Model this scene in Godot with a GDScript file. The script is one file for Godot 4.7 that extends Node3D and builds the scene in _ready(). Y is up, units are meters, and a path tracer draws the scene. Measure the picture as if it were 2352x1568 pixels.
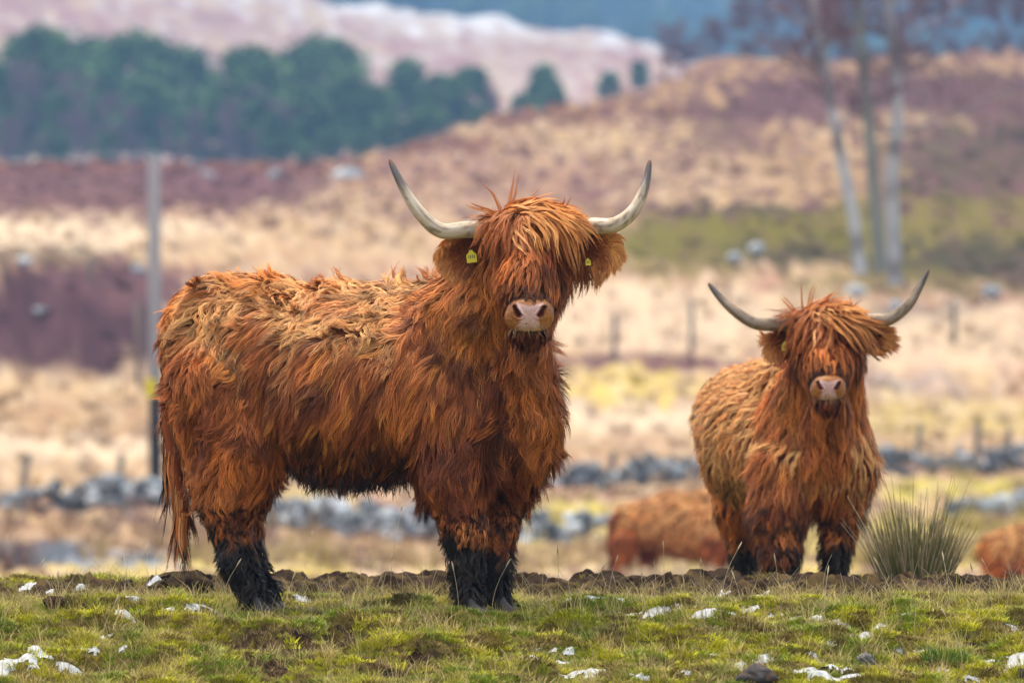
extends Node3D
# Highland cattle on a wet winter pasture. World: x right, y up, z towards the viewer; the main cow stands near the origin.

const EYE_Y := 1.5
const EYE_Z := 32.0
const PITCH := 0.015213
const LENS := 19456.0
const CX := 1176.0
const CY := 784.0

var rng := RandomNumberGenerator.new()
var na := FastNoiseLite.new()
var nb := FastNoiseLite.new()
var nc := FastNoiseLite.new()
var used := {}
var M := {}
var tris := 0
var twig_least := 0.028

# ------------------------------------------------------------------ helpers

func numbered(called: String) -> String:
	if not used.has(called):
		used[called] = 0
		return called
	used[called] += 1
	return "%s_%03d" % [called, used[called]]

func thing(called: String, label: String, category: String, at := Vector3.ZERO, group := "") -> Node3D:
	var o := Node3D.new()
	o.name = numbered(called)
	add_child(o, true)
	o.position = at
	tag(o, label, category, group)
	return o

func tag(o: Node, label: String, category := "", group := "", kind := "") -> void:
	if label: o.set_meta("label", label)
	if category: o.set_meta("category", category)
	if group: o.set_meta("group", group)
	if kind: o.set_meta("kind", kind)

func part(called: String, mesh: Mesh, m: Material, parent: Node) -> MeshInstance3D:
	var o := MeshInstance3D.new()
	o.name = numbered(called) if parent == self else called
	o.mesh = mesh
	for k in mesh.get_surface_count(): tris += mesh.surface_get_array_index_len(k) / 3
	o.material_override = m
	o.cast_shadow = GeometryInstance3D.SHADOW_CASTING_SETTING_ON
	parent.add_child(o, true)
	return o

# the point that stands at this direction from the viewpoint, at a distance along -z
func at(px: float, py: float, d: float) -> Vector3:
	var a := (px - CX) / LENS
	var b := (CY - py) / LENS
	var y := b * cos(PITCH) - sin(PITCH)
	var z := -b * sin(PITCH) - cos(PITCH)
	var k := d / -z
	return Vector3(a * k, EYE_Y + y * k, EYE_Z - d)

func smooth(a: float, b: float, x: float) -> float:
	var t := clampf((x - a) / (b - a), 0.0, 1.0)
	return t * t * (3.0 - 2.0 * t)

func table(xs: Array, ys: Array, x: float) -> float:
	if x <= xs[0]: return ys[0]
	for i in range(1, xs.size()):
		if x <= xs[i]:
			var t: float = (x - xs[i - 1]) / (xs[i] - xs[i - 1])
			return lerpf(ys[i - 1], ys[i], t)
	return ys[ys.size() - 1]

func vmat(rough := 0.8, spec := 0.4, back := 0.0) -> StandardMaterial3D:
	var m := StandardMaterial3D.new()
	m.vertex_color_use_as_albedo = true
	m.roughness = rough
	m.metallic_specular = spec
	m.cull_mode = BaseMaterial3D.CULL_DISABLED
	if back > 0.0:
		m.backlight_enabled = true
		m.backlight = Color(back, back, back)
	return m

func amesh(v: PackedVector3Array, n: PackedVector3Array, c: PackedColorArray, i: PackedInt32Array) -> ArrayMesh:
	var a := []
	a.resize(Mesh.ARRAY_MAX)
	a[Mesh.ARRAY_VERTEX] = v
	if n.size() == v.size(): a[Mesh.ARRAY_NORMAL] = n
	if c.size() == v.size(): a[Mesh.ARRAY_COLOR] = c
	a[Mesh.ARRAY_INDEX] = i
	var m := ArrayMesh.new()
	m.add_surface_from_arrays(Mesh.PRIMITIVE_TRIANGLES, a)
	return m

class Buf:
	var v := PackedVector3Array()
	var n := PackedVector3Array()
	var c := PackedColorArray()
	var i := PackedInt32Array()

	# a closed tube along points with radii; colours per ring
	func tube(pts: Array, rad: Array, col: Array, sides := 10, flat := Vector3.ZERO, squash := 1.0) -> void:
		var first := v.size()
		var u := Vector3.UP
		for k in pts.size():
			var p: Vector3 = pts[k]
			var t: Vector3 = (pts[mini(k + 1, pts.size() - 1)] - pts[maxi(k - 1, 0)]).normalized()
			if k == 0:
				u = (Vector3.UP if absf(t.y) < 0.9 else Vector3.RIGHT)
			u = (u - t * u.dot(t)).normalized()
			var w := t.cross(u)
			for s in sides:
				var a := TAU * s / sides
				var q := u * cos(a) + w * sin(a)
				if flat != Vector3.ZERO: q -= flat * q.dot(flat) * (1.0 - squash)
				v.append(p + q * rad[k])
				n.append(q.normalized())
				c.append(col[k])
		for k in pts.size() - 1:
			for s in sides:
				var a := first + k * sides + s
				var b := first + k * sides + (s + 1) % sides
				i.append_array([a, a + sides, b, b, a + sides, b + sides])
		for e in [0, pts.size() - 1]:
			var p: Vector3 = pts[e]
			var m := v.size()
			v.append(p)
			var out: Vector3 = (pts[0] - pts[1]) if e == 0 else (pts[e] - pts[e - 1])
			n.append(out.normalized())
			c.append(col[e])
			for s in sides:
				var a: int = first + e * sides + s
				var b: int = first + e * sides + (s + 1) % sides
				if e == 0: i.append_array([a, b, m])
				else: i.append_array([a, m, b])

	# a ribbon blade
	func blade(pts: Array, wid: Array, side: Vector3, col0: Color, col1: Color) -> void:
		var first := v.size()
		var m := pts.size()
		for k in m:
			var p: Vector3 = pts[k]
			var t: Vector3 = (pts[mini(k + 1, m - 1)] - pts[maxi(k - 1, 0)]).normalized()
			var nn := side.cross(t).normalized()
			v.append(p - side * wid[k])
			v.append(p + side * wid[k])
			n.append(nn)
			n.append(nn)
			var cc := col0.lerp(col1, float(k) / (m - 1))
			c.append(cc)
			c.append(cc)
		for k in m - 1:
			var a := first + k * 2
			i.append_array([a, a + 2, a + 1, a + 1, a + 2, a + 3])

	# a lock of hair round a guide line: g points, gn outward directions
	func lock(g: PackedVector3Array, gn: PackedVector3Array, hairs: int, r0: float, r1: float, wid: float, col: Color, vary: float, wave: float, rng: RandomNumberGenerator, tip := Color(-1, 0, 0)) -> void:
		var m := g.size()
		var turns := rng.randf_range(0.7, 1.6) * TAU
		var ph := rng.randf() * TAU
		for h in hairs:
			var first := v.size()
			var a := rng.randf() * TAU
			var rr := sqrt(rng.randf())
			var ou := cos(a) * rr
			var ov := sin(a) * rr * 0.6
			var cut := rng.randf_range(0.72, 1.0)
			var ph2 := ph + rng.randf_range(-0.7, 0.7)
			var k0 := minf(1.0 + rng.randf_range(-vary, vary), 0.92 / maxf(col.r, 0.01))
			var cc := Color(col.r * k0, col.g * k0 * rng.randf_range(0.94, 1.06), col.b * k0)
			var roll := rng.randf_range(-0.55, 0.55)
			var cr := cos(roll)
			var sr := sin(roll)
			for k in m:
				var f := float(k) / (m - 1)
				var x := f * cut * (m - 1)
				var k1 := mini(int(x), m - 2)
				var p := g[k1].lerp(g[k1 + 1], x - k1)
				var t := (g[k1 + 1] - g[k1]).normalized()
				var nn := gn[k1]
				var s := t.cross(nn).normalized()
				var q := s.cross(t)
				var rad := lerpf(r0, r1, f)
				var wv := wave * f * sin(ph2 + turns * f)
				p += s * (ou * rad + wv) + q * (ov * rad + wv * 0.4)
				var s2 := s * cr + q * sr
				var n2 := (q * cr - s * sr + nn * 1.1).normalized()
				var w := wid * (1.0 - f * f * 0.85)
				v.append(p - s2 * w)
				v.append(p + s2 * w)
				n.append(n2)
				n.append(n2)
				var ck := cc if tip.r < 0.0 else cc.lerp(tip, smoothstep(0.45, 0.8, f))
				c.append(ck)
				c.append(ck)
			for k in m - 1:
				var b := first + k * 2
				i.append(b)
				i.append(b + 2)
				i.append(b + 1)
				i.append(b + 1)
				i.append(b + 2)
				i.append(b + 3)

func bmesh(b: Buf) -> ArrayMesh:
	return amesh(b.v, b.n, b.c, b.i)

# ------------------------------------------------------------------ animals

class Cow:
	var base := Vector3.ZERO
	var fwd := Vector3.RIGHT
	var caps := []                 # [a, b, ra, rb, region]
	var lo := Vector3.ZERO
	var cell := 0.025
	var nx := 0
	var ny := 0
	var nz := 0
	var g := PackedFloat32Array()
	var v := PackedVector3Array()
	var n := PackedVector3Array()
	var idx := PackedInt32Array()
	var reg := PackedInt32Array()

	func cap(a: Vector3, b: Vector3, ra: float, rb: float, region: int) -> void:
		caps.append([a, b, ra, rb, region])

	func chain(pts: Array, region: int, last := -1) -> void:
		for k in pts.size() - 1:
			cap(pts[k][0], pts[k + 1][0], pts[k][1], pts[k + 1][1], region if last < 0 or k < pts.size() - 2 - 1 else last)

	func build() -> void:
		var hi := Vector3(-1e9, -1e9, -1e9)
		lo = Vector3(1e9, 1e9, 1e9)
		for k in caps:
			for e in 2:
				var r: float = k[2 + e] + 0.22
				var p: Vector3 = k[e]
				lo = lo.min(p - Vector3(r, r, r))
				hi = hi.max(p + Vector3(r, r, r))
		nx = int((hi.x - lo.x) / cell) + 2
		ny = int((hi.y - lo.y) / cell) + 2
		nz = int((hi.z - lo.z) / cell) + 2
		g.resize(nx * ny * nz)
		g.fill(0.4)
		for cp in caps:
			var a: Vector3 = cp[0]
			var b: Vector3 = cp[1]
			var ra: float = cp[2]
			var rb: float = cp[3]
			var m := maxf(ra, rb) + 0.2
			var p0 := ((a.min(b) - Vector3(m, m, m) - lo) / cell).floor()
			var p1 := ((a.max(b) + Vector3(m, m, m) - lo) / cell).ceil()
			var ba := b - a
			var bb := maxf(ba.length_squared(), 1e-8)
			var kk := 0.07 if minf(ra, rb) > 0.08 else 0.035
			for z in range(maxi(int(p0.z), 0), mini(int(p1.z), nz)):
				for y in range(maxi(int(p0.y), 0), mini(int(p1.y), ny)):
					var row := (z * ny + y) * nx
					for x in range(maxi(int(p0.x), 0), mini(int(p1.x), nx)):
						var pa := lo + Vector3(x, y, z) * cell - a
						var h := clampf(pa.dot(ba) / bb, 0.0, 1.0)
						var d := (pa - ba * h).length() - lerpf(ra, rb, h)
						var o := g[row + x]
						var hh := maxf(kk - absf(d - o), 0.0) / kk
						g[row + x] = minf(d, o) - hh * hh * kk * 0.25
		nets()

	func nets() -> void:
		var ids := PackedInt32Array()
		ids.resize(nx * ny * nz)
		ids.fill(-1)
		var step := [1, nx, nx * ny]
		var corner := PackedInt32Array()
		for q in 8: corner.append((q & 1) + ((q >> 1) & 1) * nx + ((q >> 2) & 1) * nx * ny)
		for z in nz - 1:
			for y in ny - 1:
				for x in nx - 1:
					var at := (z * ny + y) * nx + x
					var g0 := g[at]
					if g0 > cell * 2.5 or g0 < -cell * 2.5: continue
					var inside := 0
					for q in 8:
						if g[at + corner[q]] < 0.0: inside += 1
					if inside == 0 or inside == 8: continue
					var sum := Vector3.ZERO
					var cnt := 0
					for q in 8:
						for ax in 3:
							if q & (1 << ax): continue
							var q2 := q | (1 << ax)
							var d0 := g[at + corner[q]]
							var d1 := g[at + corner[q2]]
							if (d0 < 0.0) == (d1 < 0.0): continue
							var t := d0 / (d0 - d1)
							var p := Vector3(q & 1, (q >> 1) & 1, (q >> 2) & 1)
							p[ax] += t
							sum += p
							cnt += 1
					var w := lo + (Vector3(x, y, z) + sum / cnt) * cell
					ids[at] = v.size()
					v.append(w)
					n.append(grad(w))
		for z in range(1, nz - 1):
			for y in range(1, ny - 1):
				for x in range(1, nx - 1):
					var at := (z * ny + y) * nx + x
					var g0 := g[at]
					if absf(g0) > cell * 1.8: continue
					for ax in 3:
						var g1 := g[at + step[ax]]
						if (g0 < 0.0) == (g1 < 0.0): continue
						var u: int = step[(ax + 1) % 3]
						var w: int = step[(ax + 2) % 3]
						var a := ids[at - u - w]
						var b := ids[at - w]
						var c := ids[at]
						var d := ids[at - u]
						if a < 0 or b < 0 or c < 0 or d < 0: continue
						if g0 < 0.0: idx.append_array([a, c, b, a, d, c])
						else: idx.append_array([a, b, c, a, c, d])

	func region_of(p: Vector3) -> int:
		var best := 1e9
		var r := 0
		for cp in caps:
			var a: Vector3 = cp[0]
			var ba: Vector3 = cp[1] - a
			var h := clampf((p - a).dot(ba) / maxf(ba.length_squared(), 1e-8), 0.0, 1.0)
			var d: float = (p - a - ba * h).length() - lerpf(cp[2], cp[3], h)
			if d < best:
				best = d
				r = cp[4]
		return r

	func dist(p: Vector3) -> float:
		var q := (p - lo) / cell
		var x := int(q.x)
		var y := int(q.y)
		var z := int(q.z)
		if x < 0 or y < 0 or z < 0 or x >= nx - 1 or y >= ny - 1 or z >= nz - 1: return 0.4
		var fx := q.x - x
		var fy := q.y - y
		var fz := q.z - z
		var k := (z * ny + y) * nx + x
		var l := nx * ny
		return lerpf(lerpf(lerpf(g[k], g[k + 1], fx), lerpf(g[k + nx], g[k + nx + 1], fx), fy), lerpf(lerpf(g[k + l], g[k + l + 1], fx), lerpf(g[k + l + nx], g[k + l + nx + 1], fx), fy), fz)

	func grad(p: Vector3) -> Vector3:
		var e := cell * 0.7
		return Vector3(dist(p + Vector3(e, 0, 0)) - dist(p - Vector3(e, 0, 0)), dist(p + Vector3(0, e, 0)) - dist(p - Vector3(0, e, 0)), dist(p + Vector3(0, 0, e)) - dist(p - Vector3(0, 0, e))).normalized()

# hair flow and colour, filled by style()
var f_dir := Vector3.DOWN
var f_len := 0.1
var f_lift := 0.5
var f_mess := 0.4
var f_col := Color()
var f_tip := Color(-1, 0, 0)
var f_r := 0.014
var f_wave := 0.006

const GINGER := Color(0.53, 0.162, 0.042)
const RUST := Color(0.235, 0.062, 0.023)
const BLOND := Color(0.88, 0.475, 0.175)
const GOLD := Color(0.72, 0.275, 0.06)
const MUDDY := Color(0.018, 0.014, 0.012)
const BROWN := Color(0.1, 0.032, 0.014)

func mixc(a: Color, b: Color, t: float) -> Color:
	return a.lerp(b, clampf(t, 0.0, 1.0))

func style(cow: Cow, s: Dictionary, p: Vector3, n: Vector3, region: int) -> void:
	var back := -cow.fwd
	var n1 := na.get_noise_3dv(p * 4.0)
	var n2 := nb.get_noise_3dv(p * 11.0)
	var top := clampf(n.y, 0.0, 1.0)
	var h := p.y - cow.base.y
	var size: float = s.size
	f_tip = Color(-1, 0, 0)
	f_wave = 0.008
	f_r = 0.02
	f_mess = 0.5
	f_lift = 0.55
	var bleach := smooth(s.pale_low, s.pale_high, h + 0.16 * n1 + 0.07 * n2)
	match region:
		0:
			var low := smooth(0.35, -0.1, bleach - 0.2)
			f_dir = back * 0.6 + Vector3.DOWN * clampf(1.15 - n.y, 0.1, 1.2) + Vector3(n.x, 0, n.z) * 0.5 * top
			f_len = lerpf(rng.randf_range(0.12, 0.19), rng.randf_range(0.08, 0.13), bleach)
			f_mess = lerpf(0.18, 0.55, smooth(0.1, 0.7, bleach))
			f_r = lerpf(0.018, 0.012, bleach)
			f_lift = lerpf(0.25, 0.32, bleach)
			f_wave = lerpf(0.007, 0.014, bleach)
			f_col = mixc(mixc(GINGER, RUST, 0.62 + n1), BLOND, bleach * rng.randf_range(0.35, 1.25))
			if rng.randf() < 0.08: f_col = mixc(f_col, GOLD, 0.8)
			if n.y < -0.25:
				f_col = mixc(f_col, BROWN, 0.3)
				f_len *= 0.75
		1:
			f_dir = back * 0.4 + Vector3.DOWN * clampf(1.1 - n.y, 0.15, 1.2) + Vector3(n.x, 0, n.z) * 0.3 * top
			f_len = rng.randf_range(0.07, 0.115)
			f_mess = 0.36
			f_lift = 0.24
			f_r = 0.013
			f_col = mixc(mixc(GINGER, RUST, 0.3 + n1), GOLD, bleach * rng.randf_range(0.6, 1.2))
		2:
			f_dir = back * 0.3 + Vector3.DOWN * clampf(1.1 - n.y, 0.2, 1.2)
			f_len = rng.randf_range(0.09, 0.16)
			f_mess = 0.34
			f_lift = 0.27
			f_wave = 0.012
			f_col = mixc(mixc(RUST, BROWN, 0.15 + 0.8 * n1 + rng.randf_range(-0.2, 0.4)), mixc(GINGER, GOLD, rng.randf()), bleach * rng.randf_range(0.5, 1.0))
			if rng.randf() < 0.14: f_col = mixc(f_col, GINGER, 0.8)
		3:
			f_dir = s.face * 0.9 + Vector3.DOWN * 0.5 + Vector3((p.x - s.nose.x) * 1.5, 0, 0)
			f_len = rng.randf_range(0.06, 0.11)
			f_lift = 0.18
			f_r = 0.012
			f_wave = 0.005
			f_mess = 0.16
			f_col = mixc(mixc(GINGER, RUST, 0.55 + n1), GOLD, rng.randf_range(-0.1, 0.25))
			var nd: float = (p - s.nose).length()
			if nd < 0.125 * size:
				f_len *= 0.6
				if p.y > s.nose.y + 0.015 and nd > 0.07 * size: f_col = mixc(f_col, MUDDY, 0.8)
			if p.y < s.nose.y - 0.05:
				f_len = rng.randf_range(0.03, 0.06)
				f_col = mixc(RUST, BROWN, rng.randf())
		4:
			f_dir = Vector3.DOWN + back * 0.25
			f_len = rng.randf_range(0.07, 0.12)
			f_mess = 0.28
			f_lift = 0.24
			f_r = 0.014
			if h < s.mud_high + 0.12: f_len *= 0.62
			f_col = mixc(mixc(GINGER, RUST, 0.5 + n1), GOLD, rng.randf_range(-0.5, 0.45))
			f_wave = 0.01
		5:
			f_dir = Vector3.DOWN
			f_len = rng.randf_range(0.03, 0.055)
			f_lift = 0.35
			f_r = 0.008
			f_mess = 0.3
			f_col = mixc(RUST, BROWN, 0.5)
		6:
			f_dir = Vector3.DOWN
			f_len = rng.randf_range(0.08, 0.14)
			f_mess = 0.35
			f_col = mixc(mixc(RUST, GINGER, rng.randf()), GOLD, rng.randf_range(0.0, 0.3))
			f_wave = 0.012
	var mud := smooth(s.mud_high, s.mud_low, h + 0.07 * n1 + 0.05 * n2)
	if region == 4 or region == 5: f_col = mixc(f_col, mixc(MUDDY, Color(0.06, 0.045, 0.036), rng.randf() * rng.randf()), mud)
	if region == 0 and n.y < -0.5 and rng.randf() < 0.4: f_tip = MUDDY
	if (region == 2 or region == 4) and h > s.mud_high and h < s.mud_high + 0.13 and rng.randf() < 0.8: f_tip = MUDDY
	var tone := minf(rng.randf_range(0.66, 1.42) * (1.0 + 0.5 * n2), 0.86 / f_col.r)
	f_col = Color(f_col.r * tone, f_col.g * tone, f_col.b * tone)
	f_mess *= s.get("mess", 1.0)
	f_lift *= s.get("lie", 1.0)
	f_len *= s.get("shag", 1.0)
	f_len *= size
	f_r *= size

func hair_line(cow: Cow, p: Vector3, n: Vector3, dir: Vector3, length: float, lift: float, mess: float, grav: float, layer: float, seg: int, pts: PackedVector3Array, nrm: PackedVector3Array) -> void:
	pts.resize(seg + 1)
	nrm.resize(seg + 1)
	var d := dir - n * dir.dot(n)
	d = (d.normalized() + n * lift).normalized()
	var step := length / seg
	var q := p - n * 0.006
	pts[0] = q
	nrm[0] = n
	for k in seg:
		var w := Vector3(na.get_noise_3dv(q * 7.0), nb.get_noise_3dv(q * 7.0 + Vector3(7, 3, 1)), nc.get_noise_3dv(q * 7.0 + Vector3(1, 9, 5)))
		d = (d + w * mess + Vector3.DOWN * grav).normalized()
		q += d * step
		var sd := cow.dist(q)
		var want := 0.004 + layer * minf(1.0, (k + 1) * 0.4)
		var gr := nrm[k]
		if sd < 0.12:
			gr = cow.grad(q)
			if sd < want:
				q += gr * (want - sd)
				d = (d - gr * minf(0.0, d.dot(gr))).normalized()
		pts[k + 1] = q
		nrm[k + 1] = gr

func coat(cow: Cow, s: Dictionary, count: int, hairs: int, seg: int, wid: float) -> Buf:
	var b := Buf.new()
	var tri := cow.idx.size() / 3
	var cum := PackedFloat32Array()
	cum.resize(tri)
	var total := 0.0
	for t in tri:
		var p0 := cow.v[cow.idx[t * 3]]
		var p1 := cow.v[cow.idx[t * 3 + 1]]
		var p2 := cow.v[cow.idx[t * 3 + 2]]
		var ar := (p1 - p0).cross(p2 - p0).length()
		var nz := cow.n[cow.idx[t * 3]].z
		ar *= lerpf(0.25, 1.0, smooth(-0.45, 0.0, nz))
		if p0.y - cow.base.y < s.mud_high: ar *= 1.6
		if (p0 - s.nose).length() < 0.25: ar *= 1.6
		total += ar
		cum[t] = total
	var pts := PackedVector3Array()
	var nrm := PackedVector3Array()
	for c in count:
		var want := (c + rng.randf()) / count * total
		var t := cum.bsearch(want)
		if t >= tri: t = tri - 1
		var u := rng.randf()
		var w := rng.randf()
		if u + w > 1.0:
			u = 1.0 - u
			w = 1.0 - w
		var i0 := cow.idx[t * 3]
		var i1 := cow.idx[t * 3 + 1]
		var i2 := cow.idx[t * 3 + 2]
		var p := cow.v[i0] * (1.0 - u - w) + cow.v[i1] * u + cow.v[i2] * w
		var n := (cow.n[i0] * (1.0 - u - w) + cow.n[i1] * u + cow.n[i2] * w).normalized()
		if (p - s.nose).length() < 0.068 * s.size and n.z > 0.2 and p.y > s.nose.y - 0.045: continue
		if p.y < s.floor + 0.03: continue
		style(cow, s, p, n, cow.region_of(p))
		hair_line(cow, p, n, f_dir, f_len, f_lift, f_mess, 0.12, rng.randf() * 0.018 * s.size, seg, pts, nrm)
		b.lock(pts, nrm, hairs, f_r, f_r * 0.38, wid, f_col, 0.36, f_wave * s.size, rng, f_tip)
	for k in b.v.size(): b.v[k] -= cow.base
	return b

func skin(cow: Cow, s: Dictionary) -> ArrayMesh:
	var c := PackedColorArray()
	var v := PackedVector3Array()
	for k in cow.v.size():
		var p := cow.v[k]
		var h := p.y - cow.base.y
		var n1 := na.get_noise_3dv(p * 4.0)
		c.append(mixc(mixc(RUST, BROWN, 0.4 + n1), MUDDY, smooth(s.mud_high, s.mud_low, h + 0.07 * n1)))
		v.append(p - cow.base)
	return amesh(v, cow.n, c, cow.idx)

func horn(pts: Array, r: float, seed: int) -> ArrayMesh:
	var cv := Curve3D.new()
	for k in pts.size():
		var t: Vector3 = (pts[mini(k + 1, pts.size() - 1)] - pts[maxi(k - 1, 0)]) / 6.0
		cv.add_point(pts[k], -t, t)
	var P := []
	var R := []
	var C := []
	var m := 48
	for k in m + 1:
		var f := float(k) / m
		P.append(cv.sample_baked(f * cv.get_baked_length(), true))
		var w := r * (1.0 - 0.28 * f - 0.5 * pow(f, 2.5)) * (1.0 + 0.015 * sin(f * 90.0) * (1.0 - f))
		R.append(w * sqrt(maxf(0.02, 1.0 - pow(maxf(f - 0.94, 0.0) / 0.06, 2.0))))
		C.append(Color.WHITE)
	var b := Buf.new()
	b.tube(P, R, C, 20)
	var nn := FastNoiseLite.new()
	nn.seed = seed
	nn.frequency = 1.0
	for k in b.v.size():
		var f := clampf(float(k / 20) / m, 0.0, 1.0)
		var a := float(k % 20) / 20.0 * TAU
		var grain := nn.get_noise_3d(cos(a) * 1.6, sin(a) * 1.6, f * 4.0)
		var fine := nn.get_noise_3d(cos(a) * 5.0, sin(a) * 5.0, f * 13.0 + 40.0)
		var c := Color(0.56, 0.45, 0.32)
		c = mixc(c, Color(0.17, 0.115, 0.065), smooth(-0.05, 0.5, grain + 0.6 * fine) * 0.85)
		c = mixc(c, Color(0.72, 0.66, 0.58), smooth(0.1, 0.5, -grain + 0.4 * fine) * 0.7)
		c = mixc(c, Color(0.1, 0.085, 0.085), smooth(0.66, 0.86, f + 0.12 * grain))
		c = mixc(c, Color(0.22, 0.1, 0.06), smooth(0.92, 0.97, f))
		b.c[k] = c
	return bmesh(b)

# a leaf-shaped, cupped ear from its root along e; up is the side the hollow does not face
func ear_mesh(root: Vector3, e: Vector3, wide: Vector3, out: Vector3, length: float, width: float) -> ArrayMesh:
	var b := Buf.new()
	var P := []
	var m := 14
	var k2 := 9
	for side in [1.0, -1.0]:
		var first := b.v.size()
		for k in m + 1:
			var f := float(k) / m
			var w := width * (0.45 + 0.55 * smooth(0.0, 0.45, f)) * sqrt(maxf(0.0, 1.0 - pow(f, 3.5)))
			for j in k2:
				var x := float(j) / (k2 - 1) * 2.0 - 1.0
				var p: Vector3 = root + e * length * f + wide * w * x - out * (1.0 - x * x) * 0.025 * (1.0 - f) + out * side * 0.004 * (1.0 - x * x)
				b.v.append(p)
				b.n.append(out * side)
				b.c.append(mixc(BROWN, RUST, 0.3))
		for k in m:
			for j in k2 - 1:
				var a := first + k * k2 + j
				if side > 0.0: b.i.append_array([a, a + k2, a + 1, a + 1, a + k2, a + k2 + 1])
				else: b.i.append_array([a, a + 1, a + k2, a + 1, a + k2 + 1, a + k2])
	return bmesh(b)

func free_lock(b: Buf, p: Vector3, d: Vector3, out: Vector3, length: float, grav: float, mess: float, seg: int, hairs: int, r0: float, r1: float, wid: float, col: Color, wave: float, tip := Color(-1, 0, 0)) -> void:
	var g := PackedVector3Array()
	var gn := PackedVector3Array()
	var q := p
	d = d.normalized()
	for k in seg + 1:
		g.append(q)
		gn.append((out - d * out.dot(d)).normalized())
		var w := Vector3(na.get_noise_3dv(q * 7.0), nb.get_noise_3dv(q * 7.0 + Vector3(7, 3, 1)), nc.get_noise_3dv(q * 7.0 + Vector3(1, 9, 5)))
		d = (d + w * mess + Vector3.DOWN * grav).normalized()
		q += d * length / seg
	b.lock(g, gn, hairs, r0, r1, wid, col, 0.25, wave, rng, tip)

func ear_hair(root: Vector3, e: Vector3, wide: Vector3, out: Vector3, length: float, width: float, count: int, droop: float) -> Buf:
	var b := Buf.new()
	for k in count:
		var f := pow(rng.randf(), 0.8)
		var x := rng.randf_range(-1.0, 1.0)
		var w := width * (0.45 + 0.55 * smooth(0.0, 0.45, f)) * sqrt(maxf(0.0, 1.0 - pow(f, 3.5)))
		var side := 1.0 if rng.randf() < 0.6 else -1.0
		var p := root + e * length * f + wide * w * x - out * (1.0 - x * x) * 0.025 * (1.0 - f) + out * side * 0.003
		var rim := maxf(smooth(0.55, 0.95, absf(x)) * smooth(0.3, 0.7, f), smooth(0.65, 0.95, f))
		var d := e * 0.8 + wide * x * 0.9 + out * side * 0.25 + Vector3.DOWN * 0.15
		var ln := rng.randf_range(0.03, 0.055) * (1.0 + 0.5 * rim)
		if x < -0.3: ln += droop * rng.randf() * smooth(0.2, 0.9, -x) * pow(1.0 - f, 1.4)
		var c := mixc(mixc(RUST, GINGER, rng.randf()), mixc(GOLD, BLOND, rng.randf() * 0.6), rim * rng.randf_range(0.5, 1.3))
		if side > 0.0 and f < 0.5 and rim < 0.3: c = mixc(c, BROWN, 0.55)
		free_lock(b, p, d, out * side, ln, 0.16, 0.35, 5, 7, 0.007, 0.003, 0.0016, c, 0.004)
	return b

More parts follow.
